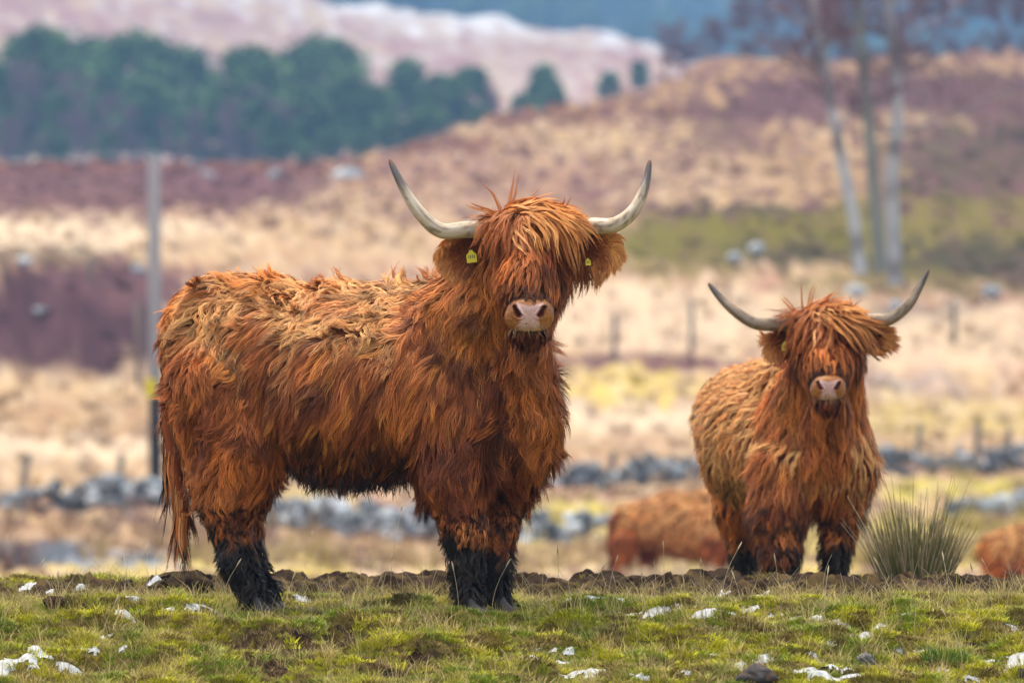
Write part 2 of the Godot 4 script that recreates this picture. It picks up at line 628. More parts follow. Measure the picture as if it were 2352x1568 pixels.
# a blunt bovine muzzle: a domed front with nostrils, built round its centre; the face looks along f
func muzzle_parts(parent: Node3D, c: Vector3, f: Vector3, size: float, base: Vector3) -> void:
	var r := f.cross(Vector3.UP).normalized() * -1.0
	if r.x < 0.0: r = -r
	var u := f.cross(r)
	if u.y < 0.0: u = -u
	var b := Buf.new()
	var rings := 26
	var seg := 64
	var W := 0.092 * size
	var H := 0.067 * size
	for k in rings + 1:
		var t := float(k) / rings
		for s in seg:
			var a := TAU * s / seg
			var rho := minf(t * 1.35, 1.0)
			var sk := maxf(t * 1.35 - 1.0, 0.0) / 0.35
			var ca := cos(a)
			var sa := sin(a)
			var pw := pow(pow(absf(ca), 2.8) + pow(absf(sa), 2.8), -1.0 / 2.8)
			var x := ca * pw * rho
			var y := sa * pw * rho
			x *= 1.0 - 0.13 * clampf(y, 0.0, 1.0) + 0.03 * sin(a * 2.0)
			var z := 0.055 * size * (pow(maxf(0.0, 1.0 - pow(rho, 3.2)), 0.6)) - 0.075 * size * sk
			var X := x * W
			var Y := y * H
			var na_ := Vector2(0.6, 0.48)
			var nb_ := Vector2(0.42, 0.02)
			var nq := Vector2(absf(x), y)
			var nt := clampf((nq - na_).dot(nb_ - na_) / (nb_ - na_).length_squared(), 0.0, 1.0)
			var nr := (nq - na_.lerp(nb_, nt)).length() / lerpf(0.07, 0.125, nt)
			var nos := smooth(1.35, 0.5, nr)
			z -= 0.034 * size * nos * (1.0 - sk)
			z += 0.006 * size * exp(-pow((nr - 1.5) / 0.4, 2.0)) * (1.0 - sk)
			z -= 0.004 * size * exp(-pow(x / 0.03, 2.0)) * smooth(0.1, -0.5, y)
			var p := c + r * X + u * Y + f * z
			b.v.append(p - base)
			# skin: pale pink pad with hooked top corners, tawny short hair at the sides
			var half := 0.34 + 0.24 * smooth(0.05, 0.5, y) + 0.14 * smooth(-0.1, -0.7, y)
			var pad := smooth(half + 0.05, half - 0.05, absf(x) + 0.03 * na.get_noise_2d(X * 700.0, Y * 700.0))
			pad *= smooth(0.6, 0.48, y - 0.3 * absf(x))
			var col := mixc(Color(0.42, 0.165, 0.04), Color(0.24, 0.08, 0.022), 0.5 + nb.get_noise_2d(X * 400.0, Y * 400.0))
			var pink := mixc(Color(0.66, 0.43, 0.38), Color(0.56, 0.32, 0.27), 0.5 + na.get_noise_2d(X * 300.0, Y * 300.0))
			col = mixc(col, pink, pad)
			col = mixc(col, Color(0.26, 0.085, 0.075), smooth(0.4, 0.9, nos))
			col = mixc(col, Color(0.07, 0.035, 0.02), smooth(-0.86, -0.95, y) * (1.0 - sk * 0.5))
			if Vector2(x + 0.12, y + 0.42).length() < 0.05: col = Color(0.16, 0.07, 0.04)
			col = mixc(col, Color(0.05, 0.028, 0.02), smooth(0.97, 1.0, rho) * smooth(-0.2, 0.2, y))
			b.c.append(col)
			b.n.append(f)
	for k in rings:
		for s in seg:
			var a := k * seg + s
			var d := k * seg + (s + 1) % seg
			b.i.append_array([a, a + seg, d, d, a + seg, d + seg])
	# smooth normals
	var nn := PackedVector3Array()
	nn.resize(b.v.size())
	for t in range(0, b.i.size(), 3):
		var p0 := b.v[b.i[t]]
		var w := (b.v[b.i[t + 2]] - p0).cross(b.v[b.i[t + 1]] - p0)
		for e in 3: nn[b.i[t + e]] += w
	for k in nn.size(): b.n[k] = nn[k].normalized() if nn[k].length() > 1e-12 else f
	var mz := part("muzzle", bmesh(b), M.nose, parent)
	var wk := Buf.new()
	for k in 46:
		var x := rng.randf_range(-0.95, 0.95)
		var y := rng.randf_range(-1.0, -0.45)
		var q := c + r * x * W + u * y * H + f * (0.05 * size * (1.0 - absf(x) * absf(x) * 0.7)) - base
		free_lock(wk, q, r * x + f * 0.8 - u * rng.randf_range(0.2, 1.0), f, rng.randf_range(0.02, 0.05) * size, 0.12, 0.2, 4, 1, 0.001, 0.001, 0.0006, mixc(Color(0.5, 0.36, 0.22), BROWN, rng.randf()), 0.002)
	part("whiskers", bmesh(wk), M.hair, mz).set_meta("kind", "stuff")

func hoof_mesh(p: Vector3, f: Vector3, base: Vector3, s := 1.0) -> ArrayMesh:
	var b := Buf.new()
	var r := f.cross(Vector3.UP).normalized()
	for k in [-1.0, 1.0]:
		var o: Vector3 = p + r * 0.024 * k * s - base
		b.tube([o + Vector3.UP * 0.06 * s, o + Vector3.UP * 0.035 * s + f * 0.008 * s, o + f * 0.022 * s + Vector3.UP * 0.012 * s, o + f * 0.03 * s], [0.02 * s, 0.027 * s, 0.032 * s, 0.034 * s], [Color(0.03, 0.025, 0.022), Color(0.035, 0.028, 0.024), Color(0.04, 0.03, 0.025), Color(0.03, 0.022, 0.02)], 12)
	return bmesh(b)

func ear_tag(p: Vector3, f: Vector3, up: Vector3, w: float, h: float, parent: Node3D) -> void:
	var r := up.cross(f).normalized()
	var b := Buf.new()
	var out := [Vector2(-0.5, -0.5), Vector2(0.5, -0.5), Vector2(0.5, 0.2), Vector2(0.22, 0.45), Vector2(0.12, 0.62), Vector2(-0.12, 0.62), Vector2(-0.22, 0.45), Vector2(-0.5, 0.2)]
	for side in [1.0, -1.0]:
		var first := b.v.size()
		for q in out:
			b.v.append(p + r * q.x * w + up * q.y * h + f * 0.0015 * side)
			b.n.append(f * side)
			b.c.append(Color(0.72, 0.6, 0.01))
		for k in range(1, out.size() - 1):
			if side > 0: b.i.append_array([first, first + k + 1, first + k])
			else: b.i.append_array([first, first + k, first + k + 1])
	for k in out.size():
		var k2 := (k + 1) % out.size()
		b.i.append_array([k, k2, k + out.size(), k2, k2 + out.size(), k + out.size()])
	var o := part("ear_tag", bmesh(b), M.tag, parent)
	o.set_meta("label", "yellow plastic ear tag with dark printing")
	var t := Buf.new()
	for k in 4:
		var x := (-0.27 + 0.18 * k) * w
		var c := p + r * x + f * 0.0025
		t.blade([c + up * h * 0.18, c - up * h * (0.1 + 0.05 * (k % 2))], [w * 0.035, w * 0.035], r, Color(0.03, 0.03, 0.02), Color(0.03, 0.03, 0.02))
	part("tag_print", bmesh(t), M.tag, o)

# ---- the four cows

func head_extras(o: Node3D, cow: Cow, s: Dictionary) -> void:
	muzzle_parts(o, s.nose, s.look, s.size * s.get("snout", 1.0), cow.base)

func cow_main() -> void:
	var d := EYE_Z
	var P := func(x: float, y: float, z: float) -> Vector3: return at(x, y, d - z)
	var cow := Cow.new()
	cow.cell = 0.022
	cow.fwd = Vector3(0.94, 0, 0.34)
	cow.base = Vector3(-0.6, 0.0, 0.05)
	# trunk
	cow.cap(P.call(535, 790, -0.15), P.call(790, 885, 0.0), 0.225, 0.315, 0)
	cow.cap(P.call(790, 885, 0.0), P.call(1050, 885, 0.09), 0.315, 0.30, 0)
	cow.cap(P.call(500, 706, -0.16), P.call(800, 728, 0.0), 0.09, 0.10, 0)
	cow.cap(P.call(800, 728, 0.0), P.call(1020, 722, 0.1), 0.10, 0.115, 0)
	cow.cap(P.call(465, 735, -0.18), P.call(610, 700, -0.1), 0.115, 0.105, 1)
	cow.cap(P.call(480, 800, -0.17), P.call(495, 900, -0.16), 0.17, 0.17, 1)
	# neck, breast, dewlap
	cow.cap(P.call(1050, 805, 0.12), P.call(1190, 655, 0.36), 0.235, 0.16, 2)
	cow.cap(P.call(1165, 900, 0.2), P.call(1200, 1000, 0.2), 0.165, 0.13, 2)
	cow.cap(P.call(1190, 1000, 0.2), P.call(1180, 1060, 0.18), 0.12, 0.09, 2)
	cow.cap(P.call(1212, 810, 0.42), P.call(1240, 955, 0.36), 0.085, 0.07, 6)
	cow.cap(P.call(1240, 955, 0.36), P.call(1232, 1040, 0.31), 0.065, 0.045, 6)
	# head
	cow.cap(P.call(1220, 548, 0.44), P.call(1217, 650, 0.58), 0.11, 0.098, 3)
	cow.cap(P.call(1217, 650, 0.58), P.call(1216, 712, 0.655), 0.098, 0.075, 3)
	cow.cap(P.call(1140, 532, 0.44), P.call(1302, 526, 0.44), 0.05, 0.05, 3)
	cow.cap(P.call(1216, 690, 0.46), P.call(1216, 765, 0.62), 0.105, 0.05, 3)
	cow.cap(P.call(1190, 620, 0.42), P.call(1245, 620, 0.42), 0.11, 0.11, 3)
	# hind legs
	for far in 2:
		var z := 0.0 if far == 0 else -0.36
		var x := 0.0 if far == 0 else 26.0
		var k := 1.0 if far == 0 else 0.88
		cow.cap(P.call(515 + x, 890, z - 0.02), P.call(565 + x, 1020, z + 0.02), 0.185 * k, 0.145 * k, 1)
		cow.cap(P.call(565 + x, 1020, z + 0.02), P.call(528 + x, 1185, z), 0.135 * k, 0.078 * k, 4)
		cow.cap(P.call(528 + x, 1185, z), P.call(548 + x, 1300, z + 0.02), 0.07 * k, 0.05, 4)
		cow.cap(P.call(548 + x, 1300, z + 0.02), P.call(585 + x, 1368 - 8 * far, z + 0.03), 0.05, 0.05, 5)
	cow.cap(P.call(478, 960, -0.06), P.call(498, 1130, -0.02), 0.125, 0.085, 4)
	# fore legs
	var L := [[1062, 985, 0.24, 0.15], [1038, 1095, 0.27, 0.118], [1066, 1215, 0.28, 0.07], [1070, 1300, 0.28, 0.048], [1076, 1375, 0.29, 0.05]]
	var L2 := [[1150, 970, -0.02, 0.14], [1160, 1100, -0.04, 0.105], [1140, 1215, -0.03, 0.064], [1138, 1300, -0.02, 0.046], [1146, 1373, -0.01, 0.048]]
	for q in [L, L2]:
		for k in 4:
			cow.cap(P.call(q[k][0], q[k][1], q[k][2]), P.call(q[k + 1][0], q[k + 1][1], q[k + 1][2]), q[k][3], q[k + 1][3], [2, 4, 4, 5][k])
	cow.build()
	var nose: Vector3 = P.call(1216, 721, 0.692)
	var s := {size = 1.0, pale_low = 0.93, pale_high = 1.17, mud_low = 0.23, mud_high = 0.31, nose = nose, face = Vector3(0.0, -0.75, 0.5), look = Vector3(0.0, -0.12, 1.0).normalized(), floor = 0.0}
	var o := thing("highland_cow", "large shaggy ginger highland cow nearest the viewer, standing side-on with black muddy legs", "cow", cow.base, "highland cattle in the pasture")
	part("body", skin(cow, s), M.hide, o)
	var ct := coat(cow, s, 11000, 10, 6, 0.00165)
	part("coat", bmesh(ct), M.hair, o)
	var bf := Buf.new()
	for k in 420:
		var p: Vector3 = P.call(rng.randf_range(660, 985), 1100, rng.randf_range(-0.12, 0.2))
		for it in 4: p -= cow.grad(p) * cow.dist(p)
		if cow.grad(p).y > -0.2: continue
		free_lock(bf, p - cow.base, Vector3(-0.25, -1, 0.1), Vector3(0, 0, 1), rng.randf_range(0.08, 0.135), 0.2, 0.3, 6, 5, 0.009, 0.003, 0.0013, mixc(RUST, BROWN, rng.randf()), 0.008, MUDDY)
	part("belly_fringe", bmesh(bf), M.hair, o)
	head_extras(o, cow, s)
	# horns
	var h1 := []
	for q in [[1140, 527, 0.44], [1075, 527, 0.47], [1012, 529, 0.5], [965, 490, 0.5], [925, 428, 0.47], [894, 366, 0.42]]: h1.append(P.call(q[0], q[1], q[2]) - cow.base)
	part("horn", horn(h1, 0.034, 3), M.horn, o)
	var h2 := []
	for q in [[1300, 520, 0.44], [1362, 519, 0.47], [1412, 516, 0.5], [1455, 484, 0.5], [1481, 430, 0.47], [1493, 367, 0.42]]: h2.append(P.call(q[0], q[1], q[2]) - cow.base)
	part("horn", horn(h2, 0.034, 8), M.horn, o)
	# ears
	var spec := [[P.call(1116, 572, 0.42) - cow.base, Vector3(-1, -0.2, 0.1), Vector3(0.16, 1.0, 0.1), 0.07, P.call(1083, 590, 0.49) - cow.base, 0.038], [P.call(1316, 566, 0.43) - cow.base, Vector3(1, -0.12, 0.1), Vector3(-0.1, 1.0, 0.1), 0.17, P.call(1351, 602, 0.5) - cow.base, 0.02]]
	for e in spec:
		var dir: Vector3 = e[1].normalized()
		var wide: Vector3 = (e[2] - dir * dir.dot(e[2])).normalized()
		var out := Vector3(0, -0.1, 1).normalized()
		var ear := part("ear", ear_mesh(e[0], dir, wide, out, 0.155, 0.074), M.hide, o)
		part("ear_fringe", bmesh(ear_hair(e[0], dir, wide, out, 0.155, 0.074, 900, e[3])), M.hair, ear)
		ear_tag(e[4], Vector3(0.1, 0.1, 1).normalized(), Vector3(-0.12, 1, -0.1).normalized(), e[5], 0.042 if e[5] > 0.03 else 0.024, ear)
	# eyes, mostly under the forelock
	for x in [1152, 1282]:
		var b := Buf.new()
		var c: Vector3 = P.call(x, 622, 0.545) - cow.base
		b.tube([c - Vector3(0.016, 0, 0), c - Vector3(0.011, 0, 0), c, c + Vector3(0.011, 0, 0), c + Vector3(0.016, 0, 0)], [0.001, 0.012, 0.017, 0.012, 0.001], [Color(0.012, 0.008, 0.006), Color(0.012, 0.008, 0.006), Color(0.012, 0.008, 0.006), Color(0.012, 0.008, 0.006), Color(0.012, 0.008, 0.006)], 14)
		part("eye", bmesh(b), M.eye, o)
	# forelock
	part("forelock", bmesh(forelock(cow, s, P.call(1218, 520, 0.44), 260, 1.0)), M.hair, o)
	# tail
	var tp := []
	var tr := []
	var tc := []
	for q in [[432, 735, -0.26, 0.04], [396, 800, -0.27, 0.034], [384, 900, -0.24, 0.03], [392, 1000, -0.2, 0.028], [405, 1090, -0.17, 0.024], [420, 1190, -0.14, 0.018]]:
		tp.append(P.call(q[0], q[1], q[2]) - cow.base)
		tr.append(q[3])
		tc.append(RUST)
	var tb := Buf.new()
	tb.tube(tp, tr, tc, 10)
	var tail := part("tail", bmesh(tb), M.hide, o)
	var th := Buf.new()
	for k in 240:
		var f := rng.randf()
		var x := f * (tp.size() - 1)
		var k1 := mini(int(x), tp.size() - 2)
		var p: Vector3 = tp[k1].lerp(tp[k1 + 1], x - k1)
		var a := rng.randf() * TAU
		var out := Vector3(cos(a), 0, sin(a))
		var low := f > 0.55
		var col := mixc(mixc(GINGER, BLOND, rng.randf_range(-0.3, 0.55)), BROWN, rng.randf_range(-0.5, 0.6))
		free_lock(th, p + out * 0.02, Vector3.DOWN + out * (0.16 if low else 0.25), out, rng.randf_range(0.2, 0.31) if low else rng.randf_range(0.1, 0.16), 0.3, 0.22, 8, 6, 0.012, 0.005, 0.0019, col, 0.01, MUDDY if low and rng.randf() < 0.75 else Color(-1, 0, 0))
	part("tail_switch", bmesh(th), M.hair, tail)
	# hooves
	for q in [[592, 1392, 0.05], [618, 1380, -0.31], [1082, 1406, 0.31], [1152, 1404, 0.01]]:
		var p: Vector3 = P.call(q[0], q[1], q[2])
		p.y = ground_near(p.x, p.z) - 0.004
		part("hoof", hoof_mesh(p, Vector3(0.94, 0, 0.34), cow.base), M.horn, o)

func forelock(cow: Cow, s: Dictionary, poll: Vector3, count: int, size: float) -> Buf:
	var b := Buf.new()
	var pts := PackedVector3Array()
	var nrm := PackedVector3Array()
	for k in count:
		var x := rng.randf_range(-0.135, 0.13) * size
		var p := poll + Vector3(x, rng.randf_range(0.0, 0.09) * size, rng.randf_range(-0.05, 0.09) * size)
		for it in 3:
			var g := cow.grad(p)
			p -= g * cow.dist(p)
		var n := cow.grad(p)
		var right := smooth(-0.06, 0.08, x / size + rng.randf_range(-0.05, 0.05))
		var dir := Vector3(0.75 * right * rng.randf_range(0.5, 1.2) + x / size * 1.5, -1.0, 0.25)
		var c := mixc(mixc(GINGER, RUST, rng.randf() * 0.6), mixc(GOLD, BLOND, rng.randf() * 0.7), right * rng.randf_range(0.1, 1.15))
		hair_line(cow, p, n, dir, rng.randf_range(0.15, 0.27) * size, 0.3, 0.2, 0.12, rng.randf_range(0.006, 0.03) * size, 9, pts, nrm)
		b.lock(pts, nrm, 9, 0.013 * size, 0.004 * size, 0.0015, c, 0.3, 0.009 * size, rng)
	for k in int(count * 0.2):
		var x := rng.randf_range(-0.085, 0.07) * size
		var p := poll + Vector3(x, rng.randf_range(-0.01, 0.1) * size, rng.randf_range(0.0, 0.12) * size)
		for it in 3: p -= cow.grad(p) * cow.dist(p)
		hair_line(cow, p, cow.grad(p), Vector3(rng.randf_range(0.7, 1.5), -1.0, 0.2), rng.randf_range(0.18, 0.27) * size, 0.3, 0.14, 0.1, rng.randf_range(0.03, 0.045) * size, 10, pts, nrm)
		b.lock(pts, nrm, 6, 0.007 * size, 0.002 * size, 0.0015, mixc(GOLD, BLOND, rng.randf_range(0.1, 0.9)), 0.2, 0.01 * size, rng)
	# hair swept across the crown
	for k in int(count * 0.5):
		var x := rng.randf_range(-0.14, 0.07) * size
		var p := poll + Vector3(x, 0.11 * size, rng.randf_range(-0.05, 0.08) * size)
		for it in 3: p -= cow.grad(p) * cow.dist(p)
		hair_line(cow, p, cow.grad(p), Vector3(1.0, 0.0, rng.randf_range(-0.1, 0.35)), rng.randf_range(0.12, 0.2) * size, 0.16, 0.2, 0.05, rng.randf_range(0.01, 0.04) * size, 8, pts, nrm)
		b.lock(pts, nrm, 9, 0.011 * size, 0.004 * size, 0.0015, mixc(GINGER, GOLD, rng.randf_range(0.3, 1.2)), 0.25, 0.008 * size, rng)
	# wind-lifted wisps
	for w in [[-0.13, -0.9, 0.45, 0.09], [-0.105, -0.2, 1.0, 0.12], [-0.09, 0.2, 1.0, 0.15], [-0.085, 0.3, 1.0, 0.13], [-0.06, 0.7, 0.75, 0.11], [-0.125, -0.7, 0.55, 0.09], [0.11, 0.25, 0.8, 0.05], [0.1, 0.5, 0.5, 0.06]]:
		var p: Vector3 = poll + Vector3(w[0], 0.045, 0.03) * size
		free_lock(b, p, Vector3(w[1], w[2], 0.1), Vector3(0, 0, 1), (w[3] + 0.035) * size, -0.02, 0.2, 6, 6, 0.009 * size, 0.002, 0.0013, mixc(GOLD, GINGER, rng.randf()), 0.003)
	for k in b.v.size(): b.v[k] -= cow.base
	return b

func cow_second() -> void:
	var d := 37.6
	var P := func(x: float, y: float, z: float) -> Vector3: return at(x, y, d - z)
	var cow := Cow.new()
	cow.cell = 0.026
	cow.fwd = Vector3(0.5, 0, 0.87)
	cow.base = Vector3(1.35, ground_near(1.35, EYE_Z - d), EYE_Z - d)
	cow.cap(P.call(1705, 965, -0.85), P.call(1765, 1015, -0.4), 0.20, 0.285, 0)
	cow.cap(P.call(1765, 1015, -0.4), P.call(1875, 1045, 0.0), 0.285, 0.245, 0)
	cow.cap(P.call(1695, 895, -0.9), P.call(1800, 880, -0.2), 0.085, 0.11, 0)
	cow.cap(P.call(1690, 960, -0.9), P.call(1700, 1060, -0.85), 0.16, 0.16, 1)
	cow.cap(P.call(1870, 965, 0.02), P.call(1898, 850, 0.22), 0.215, 0.15, 2)
	cow.cap(P.call(1885, 1050, 0.1), P.call(1890, 1110, 0.1), 0.16, 0.105, 2)
	cow.cap(P.call(1902, 940, 0.3), P.call(1895, 1040, 0.2), 0.085, 0.08, 6)
	cow.cap(P.call(1898, 768, 0.33), P.call(1900, 838, 0.45), 0.105, 0.092, 3)
	cow.cap(P.call(1900, 838, 0.45), P.call(1903, 885, 0.52), 0.092, 0.07, 3)
	cow.cap(P.call(1835, 750, 0.33), P.call(1962, 745, 0.33), 0.045, 0.045, 3)
	cow.cap(P.call(1902, 870, 0.36), P.call(1903, 928, 0.5), 0.095, 0.045, 3)
	cow.cap(P.call(1875, 825, 0.3), P.call(1925, 825, 0.3), 0.105, 0.105, 3)
	var legs := [
		[[1800, 1090, 0.1, 0.135], [1788, 1175, 0.13, 0.115], [1792, 1275, 0.16, 0.082], [1795, 1365, 0.16, 0.055], [1797, 1420, 0.17, 0.05]],
		[[1945, 1080, -0.02, 0.125], [1935, 1160, 0.0, 0.1], [1920, 1265, 0.0, 0.062], [1915, 1365, 0.0, 0.05], [1913, 1420, 0.01, 0.05]],
		[[1702, 1080, -0.75, 0.14], [1700, 1170, -0.78, 0.1], [1712, 1260, -0.82, 0.062], [1716, 1350, -0.8, 0.05], [1720, 1405, -0.78, 0.05]],
		[[1790, 1100, -0.95, 0.12], [1790, 1170, -0.98, 0.09], [1795, 1260, -1.02, 0.055], [1798, 1350, -1.0, 0.045], [1800, 1400, -0.98, 0.045]]]
	for n in 4:
		var q: Array = legs[n]
		for k in 4:
			cow.cap(P.call(q[k][0], q[k][1], q[k][2]), P.call(q[k + 1][0], q[k + 1][1], q[k + 1][2]), q[k][3], q[k + 1][3], [2 if n < 2 else 1, 4, 4, 5][k])
	cow.build()
	var nose: Vector3 = P.call(1903, 890, 0.565)
	var s := {size = 0.97, snout = 0.88, mess = 0.42, shag = 1.0, lie = 0.55, pale_low = 0.42, pale_high = 0.98, mud_low = 0.36, mud_high = 0.52, nose = nose, face = Vector3(0, -0.75, 0.5), look = Vector3(0, -0.12, 1).normalized(), floor = cow.base.y}
	var o := thing("highland_cow", "ginger highland cow with long horns facing the viewer, standing beyond the muddy strip", "cow", cow.base, "highland cattle in the pasture")
	part("body", skin(cow, s), M.hide, o)
	part("coat", bmesh(coat(cow, s, 4500, 8, 5, 0.0022)), M.hair, o)
	head_extras(o, cow, s)
	var h1 := []
	for q in [[1830, 742, 0.33], [1785, 744, 0.36], [1735, 742, 0.4], [1690, 716, 0.4], [1655, 684, 0.37], [1627, 650, 0.32]]: h1.append(P.call(q[0], q[1], q[2]) - cow.base)
	part("horn", horn(h1, 0.033, 13), M.horn_dark, o)
	var h2 := []
	for q in [[1965, 738, 0.33], [2008, 735, 0.36], [2045, 732, 0.4], [2085, 702, 0.4], [2112, 660, 0.37], [2134, 618, 0.32]]: h2.append(P.call(q[0], q[1], q[2]) - cow.base)
	part("horn", horn(h2, 0.033, 18), M.horn_dark, o)
	var spec := [[P.call(1832, 785, 0.3) - cow.base, Vector3(-1, -0.12, 0.1), Vector3(0.12, 1.0, 0.1), P.call(1803, 796, 0.38) - cow.base], [P.call(1975, 775, 0.3) - cow.base, Vector3(1, -0.05, 0.1), Vector3(-0.05, 1.0, 0.1), null]]
	for e in spec:
		var dir: Vector3 = e[1].normalized()
		var wide: Vector3 = (e[2] - dir * dir.dot(e[2])).normalized()
		var out := Vector3(0, -0.1, 1).normalized()
		var ear := part("ear", ear_mesh(e[0], dir, wide, out, 0.125, 0.06), M.hide, o)
		part("ear_fringe", bmesh(ear_hair(e[0], dir, wide, out, 0.125, 0.06, 320, 0.08)), M.hair, ear)
		if e[3] != null: ear_tag(e[3], Vector3(0.1, 0.1, 1).normalized(), Vector3.UP, 0.026, 0.036, ear)
	part("forelock", bmesh(forelock(cow, s, P.call(1898, 742, 0.33), 190, 0.95)), M.hair, o)
	for q in legs:
		var p: Vector3 = P.call(q[4][0], q[4][1], q[4][2])
		p.y = ground_near(p.x, p.z) - 0.004
		part("hoof", hoof_mesh(p, Vector3(0.3, 0, 0.95).normalized(), cow.base), M.horn, o)

func cow_far(graze: bool) -> void:
	var d := 85.0 if graze else 78.0
	var P := func(x: float, y: float, z: float) -> Vector3: return at(x, y, d - z)
	var cow := Cow.new()
	cow.cell = 0.035
	cow.fwd = Vector3(0.95, 0, 0.3)
	var foot: float = at(0, 1398, d).y
	if graze:
		cow.base = Vector3(P.call(1540, 1398, 0).x, foot, EYE_Z - d)
		cow.cap(P.call(1455, 1205, -0.1), P.call(1545, 1205, 0.05), 0.2, 0.27, 0)
		cow.cap(P.call(1545, 1205, 0.05), P.call(1655, 1215, 0.2), 0.27, 0.26, 0)
		cow.cap(P.call(1580, 1232, 0.1), P.call(1650, 1240, 0.2), 0.22, 0.22, 0)
		cow.cap(P.call(1440, 1185, -0.1), P.call(1530, 1162, 0.0), 0.1, 0.1, 0)
		cow.cap(P.call(1530, 1158, 0.0), P.call(1660, 1150, 0.2), 0.1, 0.12, 0)
		cow.cap(P.call(1432, 1220, -0.1), P.call(1436, 1250, -0.05), 0.14, 0.15, 1)
		cow.cap(P.call(1675, 1215, 0.25), P.call(1745, 1310, 0.45), 0.2, 0.14, 2)
		cow.cap(P.call(1745, 1310, 0.45), P.call(1775, 1380, 0.55), 0.13, 0.08, 3)
		for q in [[1436, 0.16], [1492, -0.28], [1640, 0.38], [1668, 0.02]]:
			cow.cap(P.call(q[0], 1245, q[1]), P.call(q[0] - 4, 1310, q[1]), 0.13, 0.07, 4)
			cow.cap(P.call(q[0] - 4, 1310, q[1]), P.call(q[0], 1388, q[1]), 0.07, 0.05, 4)
	else:
		foot = at(0, 1330, d).y
		cow.base = Vector3(P.call(2390, 1330, 0).x, foot, EYE_Z - d)
		cow.fwd = Vector3(1, 0, 0.1)
		cow.cap(P.call(2310, 1270, 0), P.call(2400, 1262, 0.1), 0.21, 0.27, 0)
		cow.cap(P.call(2400, 1262, 0.1), P.call(2490, 1258, 0.2), 0.27, 0.25, 0)
		cow.cap(P.call(2290, 1268, 0), P.call(2300, 1290, 0.05), 0.17, 0.17, 1)
		cow.cap(P.call(2500, 1245, 0.25), P.call(2550, 1190, 0.4), 0.19, 0.13, 2)
		cow.cap(P.call(2550, 1190, 0.4), P.call(2590, 1225, 0.5), 0.12, 0.07, 3)
		cow.cap(P.call(2330, 1312, 0.3), P.call(2400, 1318, 0.4), 0.09, 0.06, 4)
		cow.cap(P.call(2470, 1310, 0.35), P.call(2530, 1316, 0.45), 0.09, 0.06, 4)
	cow.build()
	var nose: Vector3 = P.call(1782, 1392, 0.6) if graze else P.call(2600, 1232, 0.55)
	var s := {size = 1.0, pale_low = 0.1 if graze else 0.0, pale_high = 0.8 if graze else 0.4, mud_low = 0.02, mud_high = 0.12, nose = nose, face = Vector3(0.3, -0.9, 0.3), look = Vector3(0.5, -0.6, 0.6).normalized(), floor = foot}
	var o := thing("highland_cow", "ginger highland cow grazing head-down behind the cow that faces the viewer" if graze else "rounded back of a ginger highland cow lying at the right edge beyond the rushes", "cow", cow.base, "highland cattle in the pasture")
	part("body", skin(cow, s), M.hide, o)
	part("coat", bmesh(coat(cow, s, 2600 if graze else 1500, 6, 4, 0.004)), M.hair, o)
	var dirs := [Vector3(-0.4, 0, -0.3), Vector3(0.4, 0, 0.3)]
	var hc: Vector3 = (P.call(1745, 1308, 0.45) if graze else P.call(2552, 1180, 0.4)) - cow.base
	for v in dirs:
		part("horn", horn([hc, hc + v * 0.4, hc + v * 0.8 + Vector3(0.02, 0.05, 0), hc + v + Vector3(0.04, 0.18, 0), hc + v * 1.1 + Vector3(0.05, 0.32, 0)], 0.032, 30), M.horn_dark, o)
		part("ear", ear_mesh(hc + v * 0.25 - Vector3(0, 0.08, 0), v.normalized(), Vector3.UP, v.normalized().cross(Vector3.UP), 0.13, 0.06), M.hide, o)
	if graze:
		var tb := Buf.new()
		var tl: Vector3 = P.call(1404, 1195, 0.02) - cow.base
		tb.tube([tl + Vector3(0.08, 0.06, 0), tl, tl + Vector3(-0.01, -0.3, 0.02), tl + Vector3(0.02, -0.6, 0.03)], [0.04, 0.035, 0.03, 0.02], [RUST, RUST, RUST, RUST], 8)
		var tail := part("tail", bmesh(tb), M.hide, o)
		var th := Buf.new()
		for k in 120:
			var a := rng.randf() * TAU
			var out := Vector3(cos(a), 0, sin(a))
			free_lock(th, tl + Vector3(0.0, -rng.randf() * 0.6, 0.02) + out * 0.02, Vector3.DOWN + out * 0.35, out, rng.randf_range(0.12, 0.25), 0.3, 0.2, 4, 6, 0.012, 0.005, 0.004, mixc(BROWN, RUST, rng.randf()), 0.01)
		part("tail_switch", bmesh(th), M.hair, tail)

# ------------------------------------------------------------------ near ground

const NZ := [-9.5, -6.0, -4.6, -3.5, -2.8, -2.0, -1.2, 0.4, 2.0, 6.0]
const NH := [-0.64, -0.44, -0.3, -0.07, -0.012, -0.04, -0.045, 0.0, -0.165, -0.56]
var hooves := [Vector2(-0.96, 0.05), Vector2(-0.92, -0.31), Vector2(-0.155, 0.31), Vector2(-0.04, 0.01)]
var soil := []
var snow := []

func mud_mask(x: float, z: float) -> float:
	var n := nb.get_noise_2d(x * 0.9 * 3.0, z * 2.0) * 0.35 + nc.get_noise_2d(x * 9.0, z * 9.0) * 0.2
	var near_edge := smooth(-1.35, -1.65, z + n)
	var left := smooth(-1.1, -1.5, x)
	var far_edge := smooth(lerpf(-4.2, -2.75, left), lerpf(-3.7, -2.4, left), z + n * 0.6)
	return near_edge * far_edge

